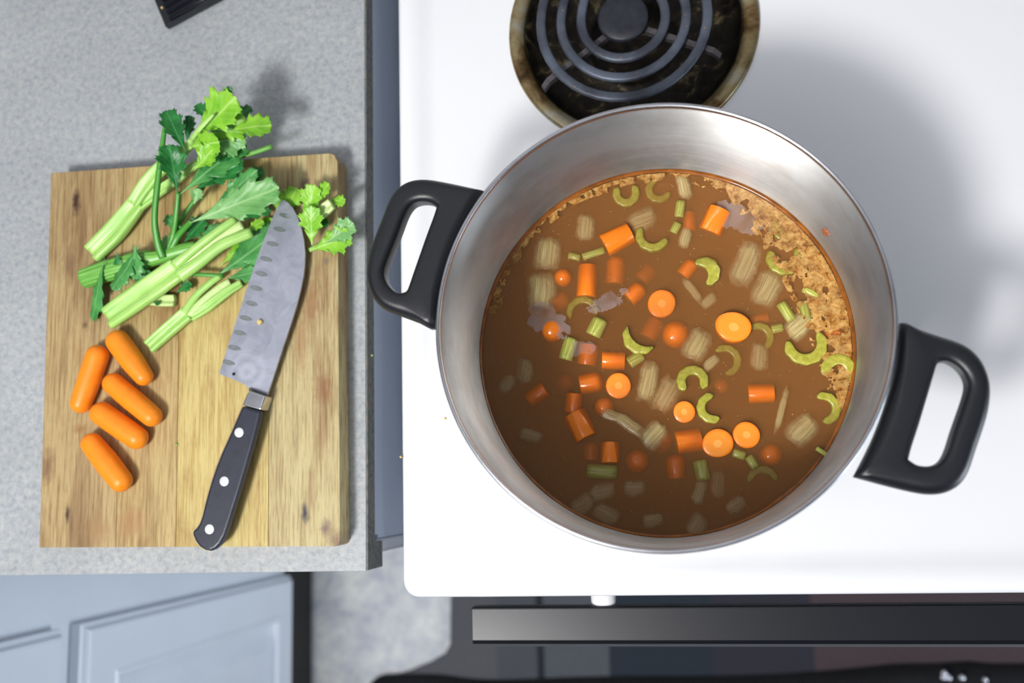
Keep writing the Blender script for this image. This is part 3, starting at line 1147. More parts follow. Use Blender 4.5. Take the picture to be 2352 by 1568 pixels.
for ci, (u, v, kd, a, b, an, dep) in enumerate(CARROTS):
    d = dep / 1000.0
    if kd == 'f':
        r = (a + b) / 2 * SPX
        L = random.uniform(0.012, 0.016)
        c = P(u, v, ZSOUP - d); c.z -= L / 2
        R3 = Matrix.Rotation(math.radians(an), 3, 'Z') @ Matrix.Rotation(math.radians(random.uniform(2, 7)), 3, 'X') @ Matrix.Diagonal((a * SPX / r, b * SPX / r, 1))
        bm = carrot_mesh(r, L, (False, False))
    elif kd == 's':
        r = b / 2 * SPX
        L = a * SPX
        c = P(u, v, ZSOUP - d); c.z -= r
        R3 = Matrix.Rotation(math.radians(an), 3, 'Z') @ Matrix.Rotation(math.radians(random.uniform(-8, 8)), 3, 'Y') @ Matrix.Rotation(PI / 2, 3, 'Y')
        bm = carrot_mesh(r, L, (False, random.random() < 0.3))
    else:
        r = a * SPX
        L = random.uniform(0.017, 0.02)
        c = P(u, v, ZSOUP - d); c.z -= L / 2
        R3 = Matrix.Rotation(math.radians(an), 3, 'Z') @ Matrix.Rotation(math.radians(14), 3, 'X')
        bm = carrot_mesh(r, L, (False, True))
    c.z = max(c.z, ZP + 0.0062 + (r if kd == 's' else L / 2 + 0.001))
    deep = dep >= 4
    place('carrot_piece', bm, 'carrot_wet', c, R3, LABC.get(ci, LABDEEP if deep else LAB[kd]), 'carrot', 'carrot pieces ' + ('sunk in' if deep else {'f': 'face up in', 's': 'lying in', 'e': 'end up in'}[kd]) + ' the soup')


def crescent_mesh(ro, th, opening, h, taper):
    bm = bmesh.new()
    n = 26
    a0, a1 = math.radians(opening / 2), 2 * PI - math.radians(opening / 2)
    layers = []
    e = 0.0007
    for z, ins in ((-h, e), (-h + e, 0), (-e, 0), (0, e), (0.00005, th * 0.3)):
        ring_o, ring_i = [], []
        for i in range(n + 1):
            f = i / n
            a = a0 + (a1 - a0) * f
            tt = th * (1 - taper * (2 * f - 1) ** 2) * (math.sin(PI * min(1, max(0, (f * 7 + 0.28) if f < 0.5 else ((1 - f) * 7 + 0.28)) / 2)) if (f < 0.11 or f > 0.89) else 1)
            tt = max(tt, th * 0.25)
            mid = ro - th / 2
            rb = 1 + 0.025 * math.cos(a * 11)
            o_ = mid + tt / 2 - ins
            i_ = mid - tt / 2 + ins
            if o_ < i_:
                o_ = i_ = (o_ + i_) / 2
            ring_o.append(bm.verts.new((o_ * rb * math.cos(a), o_ * rb * math.sin(a), z)))
            ring_i.append(bm.verts.new((i_ * math.cos(a), i_ * math.sin(a), z)))
        layers.append(ring_o + ring_i[::-1])
    m = len(layers[0])
    for x, y in zip(layers, layers[1:]):
        for i in range(m):
            j = (i + 1) % m
            bm.faces.new((x[i], x[j], y[j], y[i]))
    for L_ in (layers[0], layers[-1]):
        for i in range(n):
            bm.faces.new((L_[i], L_[i + 1], L_[m - 2 - i], L_[m - 1 - i]))
    return bm


# celery crescents: u, v, outer r px, thickness px, opening direction deg, opening deg, depth mm, taper
CRES = [
    (1438, 443, 33, 20, 92, 95, 1.5, .1), (1500, 537, 42, 20, 62, 170, 1, .1), (1338, 718, 40, 17, -85, 150, 3.5, .2), (1478, 764, 52, 24, 48, 215, -0.5, .75),
    (1613, 626, 42, 30, 205, 165, -0.3, .6), (1803, 588, 44, 26, 92, 120, 0.8, .1), (1850, 788, 49, 25, 105, 130, -0.6, .2), (1591, 874, 37, 22, -86, 90, 0, .1),
    (1638, 935, 37, 20, 12, 150, -0.3, .15), (1665, 828, 38, 18, 200, 140, 3.5, .2), (1926, 853, 40, 25, -112, 110, -0.4, .1), (1892, 938, 38, 20, 190, 150, 0.3, .15),
    (1752, 1108, 38, 18, -88, 190, 3, .2), (1742, 775, 36, 18, 215, 170, 3, .3), (1514, 434, 33, 18, 40, 120, 3.2, .2), (1812, 520, 38, 24, 20, 140, 0.6, .2)]
LABK = {0: 'nearly closed celery horseshoe beside the far scum-lined pot wall', 3: 'long thin pointed celery crescent like a moon sliver', 4: 'fat celery crescent hugging a small carrot cylinder', 5: 'celery crescent half covered by tan scum',
        6: 'largest celery crescent, floating against the tan scum', 7: 'celery horseshoe whose tip touches another crescent', 8: 'celery crescent touching the tip of a horseshoe slice', 10: 'celery crescent embedded in scum against the pot wall',
        11: 'celery crescent near the pot wall beside an onion petal', 1: 'celery crescent whose tip touches the largest carrot chunk', 15: 'pale celery crescent beneath scum beside the painted sheen'}
for ki, (u, v, ro, th, od, op, dep, tp) in enumerate(CRES):
    bm = crescent_mesh(ro * SPX, th * SPX, op, random.uniform(0.006, 0.009), tp)
    c = P(u, v, ZSOUP - dep / 1000)
    R3 = Matrix.Rotation(math.radians(random.uniform(-5, 5)), 3, 'X') @ Matrix.Rotation(math.radians(od), 3, 'Z')
    deep = dep >= 3
    place('celery_slice', bm, 'cel_cooked', c, R3, LABK.get(ki) or ('yellow-green celery crescent sunk below the soup surface' if deep else 'yellow-green crescent of cooked celery floating in the soup'), 'celery', 'celery crescents ' + ('sunk in the soup' if deep else 'floating in the soup'))

# celery chunks: u, v, length, width, angle, depth
CHUNK = [(1370, 750, 42, 38, 62, 0.3), (1305, 800, 52, 34, 72, -0.3), (1319, 588, 28, 17, -18, 2), (1363, 581, 54, 18, 14, 1.5), (1382, 1083, 68, 33, -4, 1),
         (1460, 823, 36, 28, 30, 2), (1612, 1080, 44, 32, 100, 1), (1698, 1043, 26, 20, -20, 1), (1728, 1061, 30, 20, -60, 1), (1888, 1037, 27, 10, -36, -2.0), (1786, 753, 24, 20, 10, 1.5),
         (1807, 715, 48, 24, -62, 0.3), (1863, 671, 38, 18, -34, -0.3), (1562, 478, 40, 22, 80, 1), (1552, 522, 26, 20, 60, 1), (1850, 720, 60, 26, 100, 0.8)]
LABH = {0: 'bright celery chunk with a clear bubble on its end', 1: 'ribbed celery chunk beside the bubble-ringed carrot end', 4: 'longest olive celery chunk, in the shaded broth below the glossy carrot', 9: 'thin celery stick leaning against the pot wall',
        3: 'slender celery chunk touching the largest carrot chunk', 2: 'small celery chunk end to end with the slender chunk', 5: 'celery chunk tucked under the moon sliver crescent', 6: 'celery chunk beside the carrot cylinder deep in shade'}
for hi_i, (u, v, L, wd, an, dep) in enumerate(CHUNK):
    bm = bmesh.new()
    hL = L * SPX / 2
    sweep(bm, [Vector((-hL, 0, 0)), Vector((0, 0, 0.0006)), Vector((hL, 0, 0))], [wd * SPX] * 2, [wd * SPX * 0.62] * 2, lambda ph: (math.cos(ph) * (1 + .04 * math.cos(13 * ph)), (math.sin(ph) if math.sin(ph) > 0 else math.sin(ph) * 0.5) * (1 + .04 * math.cos(13 * ph))), n=6, m=40)
    c = P(u, v, ZSOUP - dep / 1000); c.z -= wd * SPX * 0.31
    place('celery_chunk', bm, 'cel_ribbed', c, Matrix.Rotation(math.radians(an), 3, 'Z'), LABH.get(hi_i, 'short ribbed chunk of cooked celery lying in the soup'), 'celery', 'ribbed celery chunks in the soup')

# onion petals: u, v, length, width, angle, depth
ONION = [(1256, 580, 80, 68, 82, 0.3), (1241, 665, 86, 74, 86, 0.2), (1344, 521, 66, 46, 85, 1.5), (1476, 501, 66, 56, 20, 2.0), (1713, 603, 108, 60, 66, 1.0), (1763, 662, 82, 68, 60, 0.6),
         (1574, 545, 48, 28, 72, 0.8), (1836, 747, 64, 52, 40, -0.6), (1602, 790, 74, 60, 62, 0.8), (1488, 876, 98, 46, 76, 0.8), (1530, 905, 84, 56, 62, 2.0), (1745, 818, 62, 42, 85, 2.5),
         (1845, 988, 70, 62, 45, 0.6), (1444, 974, 84, 30, -38, 1.0), (1502, 1000, 64, 52, 48, 0.0), (1592, 668, 70, 20, -58, 2.5), (1628, 690, 40, 26, 40, 2.5), (1795, 941, 100, 14, 72, 1.5),
         (1570, 425, 66, 32, 100, 0.5), (1634, 832, 42, 24, 38, 1.5), (1385, 1130, 58, 44, 10, 0.4), (1338, 1160, 60, 48, 30, 0.8), (1458, 1122, 50, 40, 0, 0.6), (1392, 1182, 60, 46, -30, 0.5),
         (1600, 1205, 52, 46, 60, 0.5), (1607, 1128, 60, 30, 70, 0.5), (1410, 955, 60, 26, -20, 1.5), (1650, 1110, 70, 34, 85, 2.5), (1205, 850, 60, 44, 80, 0.5), (1165, 880, 46, 36, 50, 0.5),
         (1500, 1195, 46, 34, 10, 0.6), (1220, 1000, 54, 30, -20, 0.4), (1690, 1160, 46, 34, 30, 0.8)]
LABO = {4: 'longest streaked onion petal, beside the next biggest petal', 5: 'broad onion petal between the longest petal and the scum', 7: 'glossy crumpled onion piece against the scum and largest crescent', 12: 'rounded onion petal near the lit pot wall, apart from others',
        0: 'broad pale onion petal by the scum line, above a twin petal', 1: 'broad pale onion petal beside the small rounded carrot end', 2: 'upright onion petal between scum line and largest carrot chunk', 9: 'long onion petal beside a carrot round in the cluster', 8: 'onion petal beside the big rounded carrot end'}
for oi, (u, v, L, wd, an, dep) in enumerate(ONION):
    bm = bmesh.new()
    uv = bm.loops.layers.uv.verify()
    nu, nv = 8, 10
    a_, b_ = L * SPX * 0.56, wd * SPX * 0.56
    g = []
    for i in range(nv + 1):
        row = []
        t = -1 + 2 * i / nv
        for j in range(nu + 1):
            s = -1 + 2 * j / nu
            wd_ = (1 - 0.16 * t * t) * (1 + 0.18 * noise.noise(Vector((t * 1.7, s * 0.8, u * 0.37))))
            x = t * a_ * (1 + 0.14 * noise.noise(Vector((s * 1.9, 3.1, u * 0.21))))
            y = s * b_ * wd_
            z = 0.30 * b_ * (1 - s * s) + 0.10 * b_ * (1 - t * t) + 0.10 * b_ * noise.noise(Vector((t * 1.5, s * 1.5, u * 0.11)))
            row.append(bm.verts.new((x, y, z)))
        g.append(row)
    for i in range(nv):
        for j in range(nu):
            f = bm.faces.new((g[i][j], g[i + 1][j], g[i + 1][j + 1], g[i][j + 1]))
            for lp, (ii, jj) in zip(f.loops, ((i, j), (i + 1, j), (i + 1, j + 1), (i, j + 1))):
                lp[uv].uv = (jj / nu, ii / nv)
    if v > 1090 or u < 1230:
        dep += 1.8
    c = P(u, v, ZSOUP - dep / 1000); c.z -= 0.44 * b_
    o = link('onion_piece', bm, 'onion', solid=0.0014)
    o.matrix_world = Matrix.Translation(c) @ Matrix.Rotation(math.radians(an), 4, 'Z')
    if wd < 31:
        tag(o, 'thin translucent strip of cooked onion drifting in the soup', 'onion', 'onion strips in the soup')
    else:
        tag(o, LABO.get(oi) or ('translucent streaked onion petal in the dark shaded broth' if v > 1090 or u < 1230 else 'translucent streaked petal of cooked onion in the brighter broth'), 'onion', 'onion petals in the soup')

# ================================================================= CUTTING BOARD
bd = thing('cutting_board', (-0.38, 0.115, ZC), 'worn wooden cutting board of glued oak strips', 'cutting board')
CB = [P(90, 1257, ZB), P(781, 1254, ZB), P(775, 350, ZB), P(117, 397, ZB)]
cuts = [0.0, 0.265, 0.468, 0.772, 1.0]
KN = [(175, 463, .0035, .010, (60, 36, 26), .9), (155, 1182, .002, .006, (52, 34, 30), .9), (700, 1178, .003, .0075, (50, 48, 58), .9), (748, 1212, .004, .007, (96, 62, 72), .7), (700, 428, .004, .010, (60, 46, 44), .8),
      (748, 600, .003, .003, (110, 100, 88), .6)]
SN = [(185, 985, .006, .004, (140, 100, 52), .7), (160, 605, .006, .016, (110, 80, 60), .5), (195, 745, .003, .003, (80, 56, 40), .7), (110, 1070, .006, .014, (104, 70, 48), .55), (210, 720, .008, .006, (150, 118, 84), .5),
      (740, 890, .007, .012, (132, 84, 50), .6), (715, 700, .006, .022, (140, 88, 50), .5), (690, 780, .006, .026, (150, 100, 60), .5), (225, 1220, .012, .010, (150, 112, 70), .5), (300, 1200, .012, .012, (160, 116, 74), .5),
      (560, 380, .020, .010, (110, 78, 46), .5), (620, 560, .03, .02, (160, 116, 66), .3), (770, 1240, .006, .008, (110, 76, 62), .6)]
PAL = [((176, 154, 108), (128, 98, 62), (172, 142, 108)), ((182, 160, 108), (138, 106, 60), (176, 144, 102)), ((200, 182, 118), (170, 140, 78), (194, 168, 120)), ((190, 176, 128), (146, 112, 68), (178, 148, 112))]
for i in range(4):
    f0, f1 = cuts[i], cuts[i + 1]
    c = [CB[0].lerp(CB[1], f0), CB[0].lerp(CB[1], f1), CB[3].lerp(CB[2], f1), CB[3].lerp(CB[2], f0)]
    g = 0.00012
    if i > 0:
        c[0].x += g; c[3].x += g
    if i < 3:
        c[1].x -= g; c[2].x -= g
    pts = []
    if i == 3:
        d = 0.004
        pts = [(c[0].x, c[0].y), (c[1].x - d, c[1].y), (c[1].x - d * .3, c[1].y + d * .3), (c[1].x, c[1].y + d), (c[2].x, c[2].y - 2 * d), (c[2].x - d * .5, c[2].y - d * .6), (c[2].x - 1.4 * d, c[2].y), (c[3].x, c[3].y)]
    else:
        pts = [(p.x, p.y) for p in c]
    bm = bmesh.new()
    prism(bm, pts, ZC + 0.0002, ZB)
    m_ = m_wood('oak_strip_tone', PAL[i][0], PAL[i][1], PAL[i][2], 3.7 * i, KN, SN)
    link('wood_strip', bm, m_, bd, smooth=False, bevel=0.0005)

# ================================================================= KNIFE
kn = thing('kitchen_knife', tuple(P(560, 900, ZB)), 'santoku kitchen knife with black riveted handle on the cutting board', 'knife')
ZK = 0.9415
BL = [(650, 458), (660, 464), (673, 478), (684, 500), (692, 524), (698, 552), (700.5, 580), (700, 606), (697, 634), (691, 664), (682, 700), (668, 744), (652, 792), (636, 840), (622, 884), (613, 909),
      (592, 902), (571, 894), (570, 888), (560, 882), (538, 872), (520, 865), (502, 858), (516, 815), (531, 768), (547, 720), (562, 674), (578, 626), (594, 580), (610, 537), (624, 502), (636, 476), (643, 464)]
bp = [P(u, v, ZK) for u, v in BL]
bm = bmesh.new()
top, mid_, bot = [], [], []
ax = (P(650, 458, ZK) - P(535, 865, ZK)).normalized()
nspine = Vector((-ax.y, ax.x, 0)) * -1
for i, p in enumerate(bp):
    edge = i >= 22 or i == 0
    hh = 0.00025 if edge else 0.0011
    top.append(bm.verts.new((p.x, p.y, ZK - 0.001 + hh)))
    bot.append(bm.verts.new((p.x, p.y, ZK - 0.001 - hh)))
n = len(bp)
for i in range(n):
    j = (i + 1) % n
    bm.faces.new((bot[i], bot[j], top[j], top[i]))
bmesh.ops.triangle_fill(bm, use_beauty=True, edges=[bm.edges.get((top[i], top[(i + 1) % n])) for i in range(n)])
bmesh.ops.triangle_fill(bm, use_beauty=True, edges=[bm.edges.get((bot[i], bot[(i + 1) % n])) for i in range(n)])
bl = link('blade', bm, 'blade', kn, smooth=False)
DIM = [(655, 495), (642, 527), (626, 560), (611, 595), (600, 629), (588, 662), (577, 697), (564, 731), (551, 765), (538, 799), (525, 833)]
for i, (u, v) in enumerate(DIM):
    c = P(u, v, ZK)
    bm = bmesh.new()
    lathe(bm, [(1.0, 0.00002), (0.9, 0.00010), (0.6, 0.00003), (0.3, -0.00002), (0.0, -0.00003)], 20)
    an = math.radians(-18)
    for q in bm.verts:
        x, y = q.co.x * 0.0054, q.co.y * 0.0019
        q.co = Vector((c.x + x * math.cos(an) - y * math.sin(an), c.y + x * math.sin(an) + y * math.cos(an), ZK - 0.00055 + q.co.z))
    # follow the slope of the blade face
    for q in bm.verts:
        s = (Vector((q.co.x, q.co.y, 0)) - Vector((c.x, c.y, 0))).dot(nspine)
        q.co.z += 0.00033
    link('hollow_dimple', bm, 'dimple', bl)
bm = bmesh.new()
for i in range(14):
    f = i / 13
    c = P(629 - 22 * f, 752 + 58 * f, ZK)
    hgt = random.choice((0.0007, 0.0010, 0.0014))
    d = nspine
    t = ax * 0.00016
    q = [c + d * hgt + t, c + d * hgt - t, c - d * hgt * .6 - t, c - d * hgt * .6 + t]
    bm.faces.new([bm.verts.new((p.x, p.y, ZK + 0.00012)) for p in q])
link('etched_mark', bm, 'etch', bl, smooth=False)


def slab_px(name, pts, z0, z1, mat, parent, bev):
    bm = bmesh.new()
    prism(bm, [tuple(P(u, v, z1))[:2] for u, v in pts], z0, z1)
    return link(name, bm, mat, parent, smooth=False, bevel=bev)


ZHT = 0.9490
slab_px('bolster', [(572, 896), (610, 909), (604, 925), (599, 942), (579, 937), (556, 930), (563, 912)], ZB + 0.0015, ZHT - 0.0012, 'rim_steel', kn, 0.0012)
slab_px('bolster_groove', [(571, 890), (612, 905), (610, 911), (571, 898)], ZB + 0.004, ZHT - 0.0050, 'bracket', kn, 0.0004)
HPX = [(556, 931), (578, 938), (599, 943), (592, 975), (583, 1010), (571, 1052), (560, 1090), (549, 1127), (537, 1165), (526, 1200), (516, 1230), (505, 1249), (494, 1260), (482, 1265), (470, 1263), (458, 1256), (448, 1243), (442, 1228), (441, 1219),
       (450, 1212), (457, 1202), (463, 1185), (469, 1160), (476, 1133), (486, 1100), (497, 1068), (509, 1038), (524, 1005), (540, 968)]
slab_px('grip_scale', HPX, 0.9418, ZHT, 'grip', kn, 0.0022)
slab_px('tang', HPX, 0.9396, 0.9416, 'tang', kn, 0.0)
slab_px('grip_scale', HPX, ZB + 0.0003, 0.9394, 'grip', kn, 0.0018)
for u, v in ((549, 993), (515, 1105), (481, 1215)):
    c = P(u, v, ZHT)
    bm = bmesh.new()
    lathe(bm, [(0, -0.002), (0.0037, -0.002), (0.0037, 0.0001), (0.0034, 0.0003), (0, 0.0004)], 28, (c.x, c.y, ZHT))
    link('rivet', bm, 'rivet', kn)


def bit(name, u, v, z, r, mat, label, cat, group=None, flat=0.6):
    c = P(u, v, z)
    bm = bmesh.new()
    bmesh.ops.create_icosphere(bm, subdivisions=2, radius=r)
    for q in bm.verts:
        k = 1 + 0.45 * noise.noise(q.co * (1.3 / r) + Vector((u, v, 0)))
        q.co = Vector((q.co.x * k, q.co.y * k, q.co.z * k * flat))
        q.co += Vector((c.x, c.y, z + r * flat * 0.85))
    return tag(link(name, bm, mat), label, cat, group)


bit('food_bit', 598, 740, ZK, 0.0022, 'crumb_y', 'pale yellow morsel stuck on the knife blade', 'crumb')
bit('food_bit', 537, 859, ZK, 0.0012, 'pepper', 'dark fleck at the heel of the knife blade', 'crumb')
bit('crumb', 855, 816, ZC - 0.0005, 0.0010, 'crumb_g', 'tiny green crumb on the counter edge beside the stove', 'crumb')
bit('crumb', 1023, 961, ZS - 0.0066, 0.0011, 'crumb_y', 'tiny yellow crumb on the white cooktop beside the pot', 'crumb')
bit('crumb', 921, 1049, ZS - 0.0004, 0.0011, 'crumb_y', 'tiny yellow crumb on the raised stove rim', 'crumb')
bit('crumb', 406, 1020, ZB, 0.0013, 'crumb_g', 'small grey-green crumb on the board beside the knife handle', 'crumb')

# reddish skin stuck to the inside wall
a = math.radians(31)
zz = 0.997
bm = bmesh.new()
for k in range(1):
    g = []
    for (s, h, d) in ((-.003, .004, 0), (0, .0052, .0006), (.0026, .003, .0004), (.0032, -.001, .0008), (.001, -.006, .0002), (-.0022, -.002, .0006)):
        aa = a + s / RI
        g.append((bm.verts.new((PC.x + (RI - 0.0003) * math.cos(aa), PC.y + (RI - 0.0003) * math.sin(aa), zz + h)), bm.verts.new((PC.x + (RI - 0.0012 - d) * math.cos(aa), PC.y + (RI - 0.0012 - d) * math.sin(aa), zz + h))))
    for i in range(len(g)):
        j = (i + 1) % len(g)
        bm.faces.new((g[i][0], g[j][0], g[j][1], g[i][1]))
    bm.faces.new([x[1] for x in g])
    bm.faces.new([x[0] for x in g][::-1])
tag(link('skin_fleck', bm, 'skin_fleck', smooth=False), 'curled reddish skin fleck stuck on the inner pot wall', 'food scrap')

# ================================================================= BABY CARROTS
BCS = [((270, 783, 29), (330, 864, 24), 29.5, 'smooth whole baby carrot touching the cut end of the thickest celery stalk'), ((224, 816, 28), (186, 926, 26), 28.5, 'whole baby carrot leaning the opposite way from the other four'),
       ((259, 880, 26), (349, 956, 26), 28, 'whole baby carrot in the middle of the small carrot pile'), ((233, 949, 29), (315, 1006, 28), 29.5, 'stout whole baby carrot between the middle carrot and the lone carrot'),
       ((211, 1018, 27), (278, 1104, 28), 30, 'lone whole baby carrot farthest from the celery')]
for (u0, v0, a0), (u1, v1, a1), rm, lab in BCS:
    k = 0.0003145
    z = ZB + rm * k * 0.97
    p0, p1 = P(u0, v0, z), P(u1, v1, z)
    d = p1 - p0
    L = d.length
    bm = bmesh.new()
    ra, rb, rm_ = a0 * k, a1 * k, rm * k
    prof = []
    for i in range(0, 8):
        an = -PI / 2 + PI / 2 * i / 7
        prof.append((ra * math.cos(an), ra * 0.95 * math.sin(an)))
    for i in range(1, 10):
        t = i / 10
        prof.append((ra * (1 - t) + rb * t + (rm_ - (ra + rb) / 2) * math.sin(PI * t) , L * t))
    for i in range(0, 8):
        an = PI / 2 * i / 7
        prof.append((rb * math.cos(an), L + rb * 0.95 * math.sin(an)))
    lathe(bm, prof, 36)
    for q in bm.verts:
        nn = noise.noise(Vector((q.co.x * 70 + u0, q.co.y * 70, q.co.z * 45)))
        nf = noise.noise(Vector((q.co.x * 10, q.co.y * 10, q.co.z * 420 + u0)))
        q.co.x *= 1 + 0.035 * nn + 0.006 * nf
        q.co.y *= 1 + 0.035 * nn + 0.006 * nf
    o = link('baby_carrot', bm, 'carrot')
    d.normalize()
    sx = d.cross(Vector((0, 0, 1))).normalized()
    R3 = Matrix((sx, Vector((0, 0, 1)), d)).transposed()
    if R3.determinant() < 0:
        R3 = Matrix((-sx, Vector((0, 0, 1)), d)).transposed()
    o.matrix_world = Matrix.Translation(p0) @ R3.to_4x4()
    tag(o, lab, 'carrot', 'baby carrots on the cutting board')

# ================================================================= CELERY ON THE BOARD
KB = 0.000314


def stem(parent, name, pts, widths, heights, sec, mat, n=18, m=32):
    bm = bmesh.new()
    sweep(bm, [P(u, v, z) for u, v, z in pts], [x * KB for x in widths], [x * KB for x in heights], sec, n=n, m=m)
    return link(name, bm, mat, parent)


def leaf(parent, base, tip, wpx, mat, tilt=(0, 0, 1), bend=0.0, cup=0.25, seed=0, lobes=3, ripple=0.08, stalk=0.0):
    """lobed, toothed celery leaflet from base to tip (u, v, z)"""
    p0, p1 = P(*base), P(*tip)
    d = p1 - p0
    L = d.length
    d.normalize()
    nrm = Vector(tilt)
    nrm = (nrm - nrm.dot(d) * d)
    nrm.normalize()
    sd = nrm.cross(d)
    W = wpx * KB / 2
    # half outline: wedge base, three lobes each ending in forward teeth
    def half(side):
        rnd = random.Random(seed * 13 + side * 7 + 5)
        pts = [(0.0, 0.012), (0.10, 0.05), (0.22, 0.17), (0.33, 0.36)]
        prof = [(0.36, 0.50, 0.46), (0.50, 0.90, 0.62), (0.70, 1.0, 0.66), (0.86, 0.70, 0.42)]
        for k, (t, wd, notch) in enumerate(prof):
            j = rnd.uniform(0.92, 1.1)
            pts.append((t, wd * 0.80 * j))
            pts.append((t + 0.055, wd * 0.98 * j))
            pts.append((t + 0.050, wd * 0.82 * j))
            pts.append((t + 0.105, wd * 0.84 * j))
            pts.append((t + 0.085, notch * j * 0.95))
        pts.append((0.985, 0.20))
        pts.append((0.965, 0.14))
        return pts
    A, C = half(0), half(1)
    n = len(A)
    bm = bmesh.new()
    uv = bm.loops.layers.uv.verify()
    K = 4
    rows = []
    tm = 0
    for i in range(n):
        tm = max(tm, min(0.97, (i / (n - 1)) * 0.97))
        row = []
        for s_, H in ((-1, A), (1, C)):
            pass
        pts = []
        for k in range(K, 0, -1):
            f = k / K
            pts.append((tm + (A[i][0] - tm) * f, -A[i][1] * f))
        pts.append((tm, 0.0))
        for k in range(1, K + 1):
            f = k / K
            pts.append((tm + (C[i][0] - tm) * f, C[i][1] * f))
        rows.append(pts)
    def pos(t, s):
        x = t * L
        y = s * W
        z = cup * W * (s * s) - bend * L * (t * t - t * 0.0)
        z += ripple * W * math.sin(t * 13 + s * 4 + seed) * abs(s) + 0.10 * W * noise.noise(Vector((t * 4, s * 2.5, seed * 1.7)))
        return p0 + d * x + sd * y + nrm * z
    vs = [[bm.verts.new(pos(t, s)) for t, s in r] for r in rows]
    tipv = bm.verts.new(pos(1.0, 0.0))
    for i in range(n - 1):
        for j in range(2 * K):
            f = bm.faces.new((vs[i][j], vs[i][j + 1], vs[i + 1][j + 1], vs[i + 1][j]))
            for lp, (ii, jj) in zip(f.loops, ((i, j), (i, j + 1), (i + 1, j + 1), (i + 1, j))):
                t, s = rows[ii][jj]
                lp[uv].uv = (0.5 + s * 0.5, t)
    for j in range(2 * K):
        f = bm.faces.new((vs[-1][j], vs[-1][j + 1], tipv))
        for lp in f.loops:
            lp[uv].uv = (0.5, 1.0)
    for v in bm.verts:
        if v.co.z < ZB + 0.0006 and v.co.x > -0.505 and v.co.x < -0.256 and v.co.y < 0.268:
            v.co.z = ZB + 0.0006 + 0.0002 * abs(noise.noise(v.co * 500))
    return link('leaf', bm, mat, parent, solid=0.0004)


Z = ZB
# --- stalk A: long pale stalk with the bright leafy top over the back edge
A_ = thing('celery_stalk', tuple(P(213, 584, Z)), 'pale celery stalk whose bright yellow-green leaves overhang the board\'s back edge', 'celery', 'celery stalks on the cutting board')
stem(A_, 'stalk', [(212, 583, Z + .008), (262, 533, Z + .009), (296, 492, Z + .010), (318, 462, Z + .012)], [56, 62, 56, 52], [44, 46, 42, 34], sec_channel, 'cel_light', m=48)
stem(A_, 'branch', [(306, 470, Z + .013), (335, 425, Z + .017), (368, 388, Z + .021), (430, 338, Z + .028), (478, 290, Z + .036)], [36, 42, 40, 30, 12], [30, 30, 28, 18, 10], sec_channel, 'cel_light', m=40)
stem(A_, 'branch', [(322, 472, Z + .012), (362, 442, Z + .014), (405, 412, Z + .018), (455, 372, Z + .022)], [30, 30, 26, 18], [26, 26, 22, 14], sec_channel, 'cel_light', m=40)
stem(A_, 'branch', [(540, 362, Z + .014), (585, 350, Z + .016), (625, 336, Z + .017)], [12, 12, 12], [12, 12, 12], sec_round, 'cel_green', n=8, m=16)
stem(A_, 'branch', [(440, 320, Z + .036), (462, 292, Z + .042), (492, 262, Z + .046)], [13, 15, 6], [9, 9, 5], sec_round, 'cel_light', n=10, m=16)
leaf(A_, (448, 312, Z + .036), (540, 222, Z + .048), 127, 'leaf_yellow', (-0.3, -0.3, 1), 0.05, 0.15, 1)
leaf(A_, (470, 318, Z + .034), (560, 268, Z + .036), 112, 'leaf_yellow', (0.2, -0.3, 1), 0.10, 0.2, 2)
leaf(A_, (448, 330, Z + .030), (562, 318, Z + .032), 88, 'leaf_pale', (0.0, -0.5, 1), 0.10, 0.3, 3)
leaf(A_, (520, 300, Z + .036), (624, 284, Z + .030), 81, 'leaf_yellow', (0.1, 0.2, 1), 0.06, 0.25, 4)
leaf(A_, (432, 338, Z + .034), (512, 322, Z + .038), 85, 'leaf_yellow', (-0.2, -0.7, 1), -0.15, 0.6, 5, ripple=0.2)
leaf(A_, (446, 392, Z + .034), (492, 338, Z + .038), 73, 'leaf_yellow', (-0.1, -0.2, 1), 0.05, 0.4, 6)
leaf(A_, (515, 245, Z + .040), (529, 198, Z + .046), 24, 'leaf_dark', (0.5, 0, 1), 0.0, 0.5, 7)
leaf(A_, (478, 275, Z + .036), (452, 238, Z + .040), 38, 'leaf_dark', (0.2, 0.2, 1), 0.05, 0.4, 8)
leaf(A_, (428, 330, Z + .028), (437, 264, Z + .034), 36, 'leaf_dark', (0.7, 0, 1), 0.0, 0.3, 9)
leaf(A_, (520, 290, Z + .020), (575, 242, Z + .018), 44, 'leaf_dark', (0, 0, 1), 0.1, 0.2, 10)
leaf(A_, (500, 330, Z + .018), (560, 300, Z + .018), 73, 'leaf_pale', (0, 0, 1), 0.1, 0.2, 33)

# --- stalk B: darker green stalk wrapped in its own leaves
B_ = thing('celery_stalk', tuple(P(196, 640, Z)), 'dark green ribbed celery stalk wrapped in its own big dark leaves', 'celery', 'celery stalks on the cutting board')
stem(B_, 'stalk', [(192, 640, Z + .008), (240, 624, Z + .0085), (300, 606, Z + .009), (345, 594, Z + .009)], [50, 54, 52, 46], [46, 48, 48, 42], sec_rib, 'cel_green', m=84)
stem(B_, 'joint', [(338, 596, Z + .010), (368, 590, Z + .010), (420, 574, Z + .009), (450, 566, Z + .009)], [44, 34, 34, 26], [42, 32, 28, 22], sec_rib, 'cel_green', m=42)
stem(B_, 'branch', [(374, 592, Z + .014), (362, 556, Z + .020), (355, 500, Z + .028), (362, 420, Z + .036), (372, 340, Z + .042), (380, 284, Z + .046)], [20, 18, 16, 15, 13, 9], [16, 15, 14, 13, 12, 8], sec_rib, 'petiole', n=26, m=28)
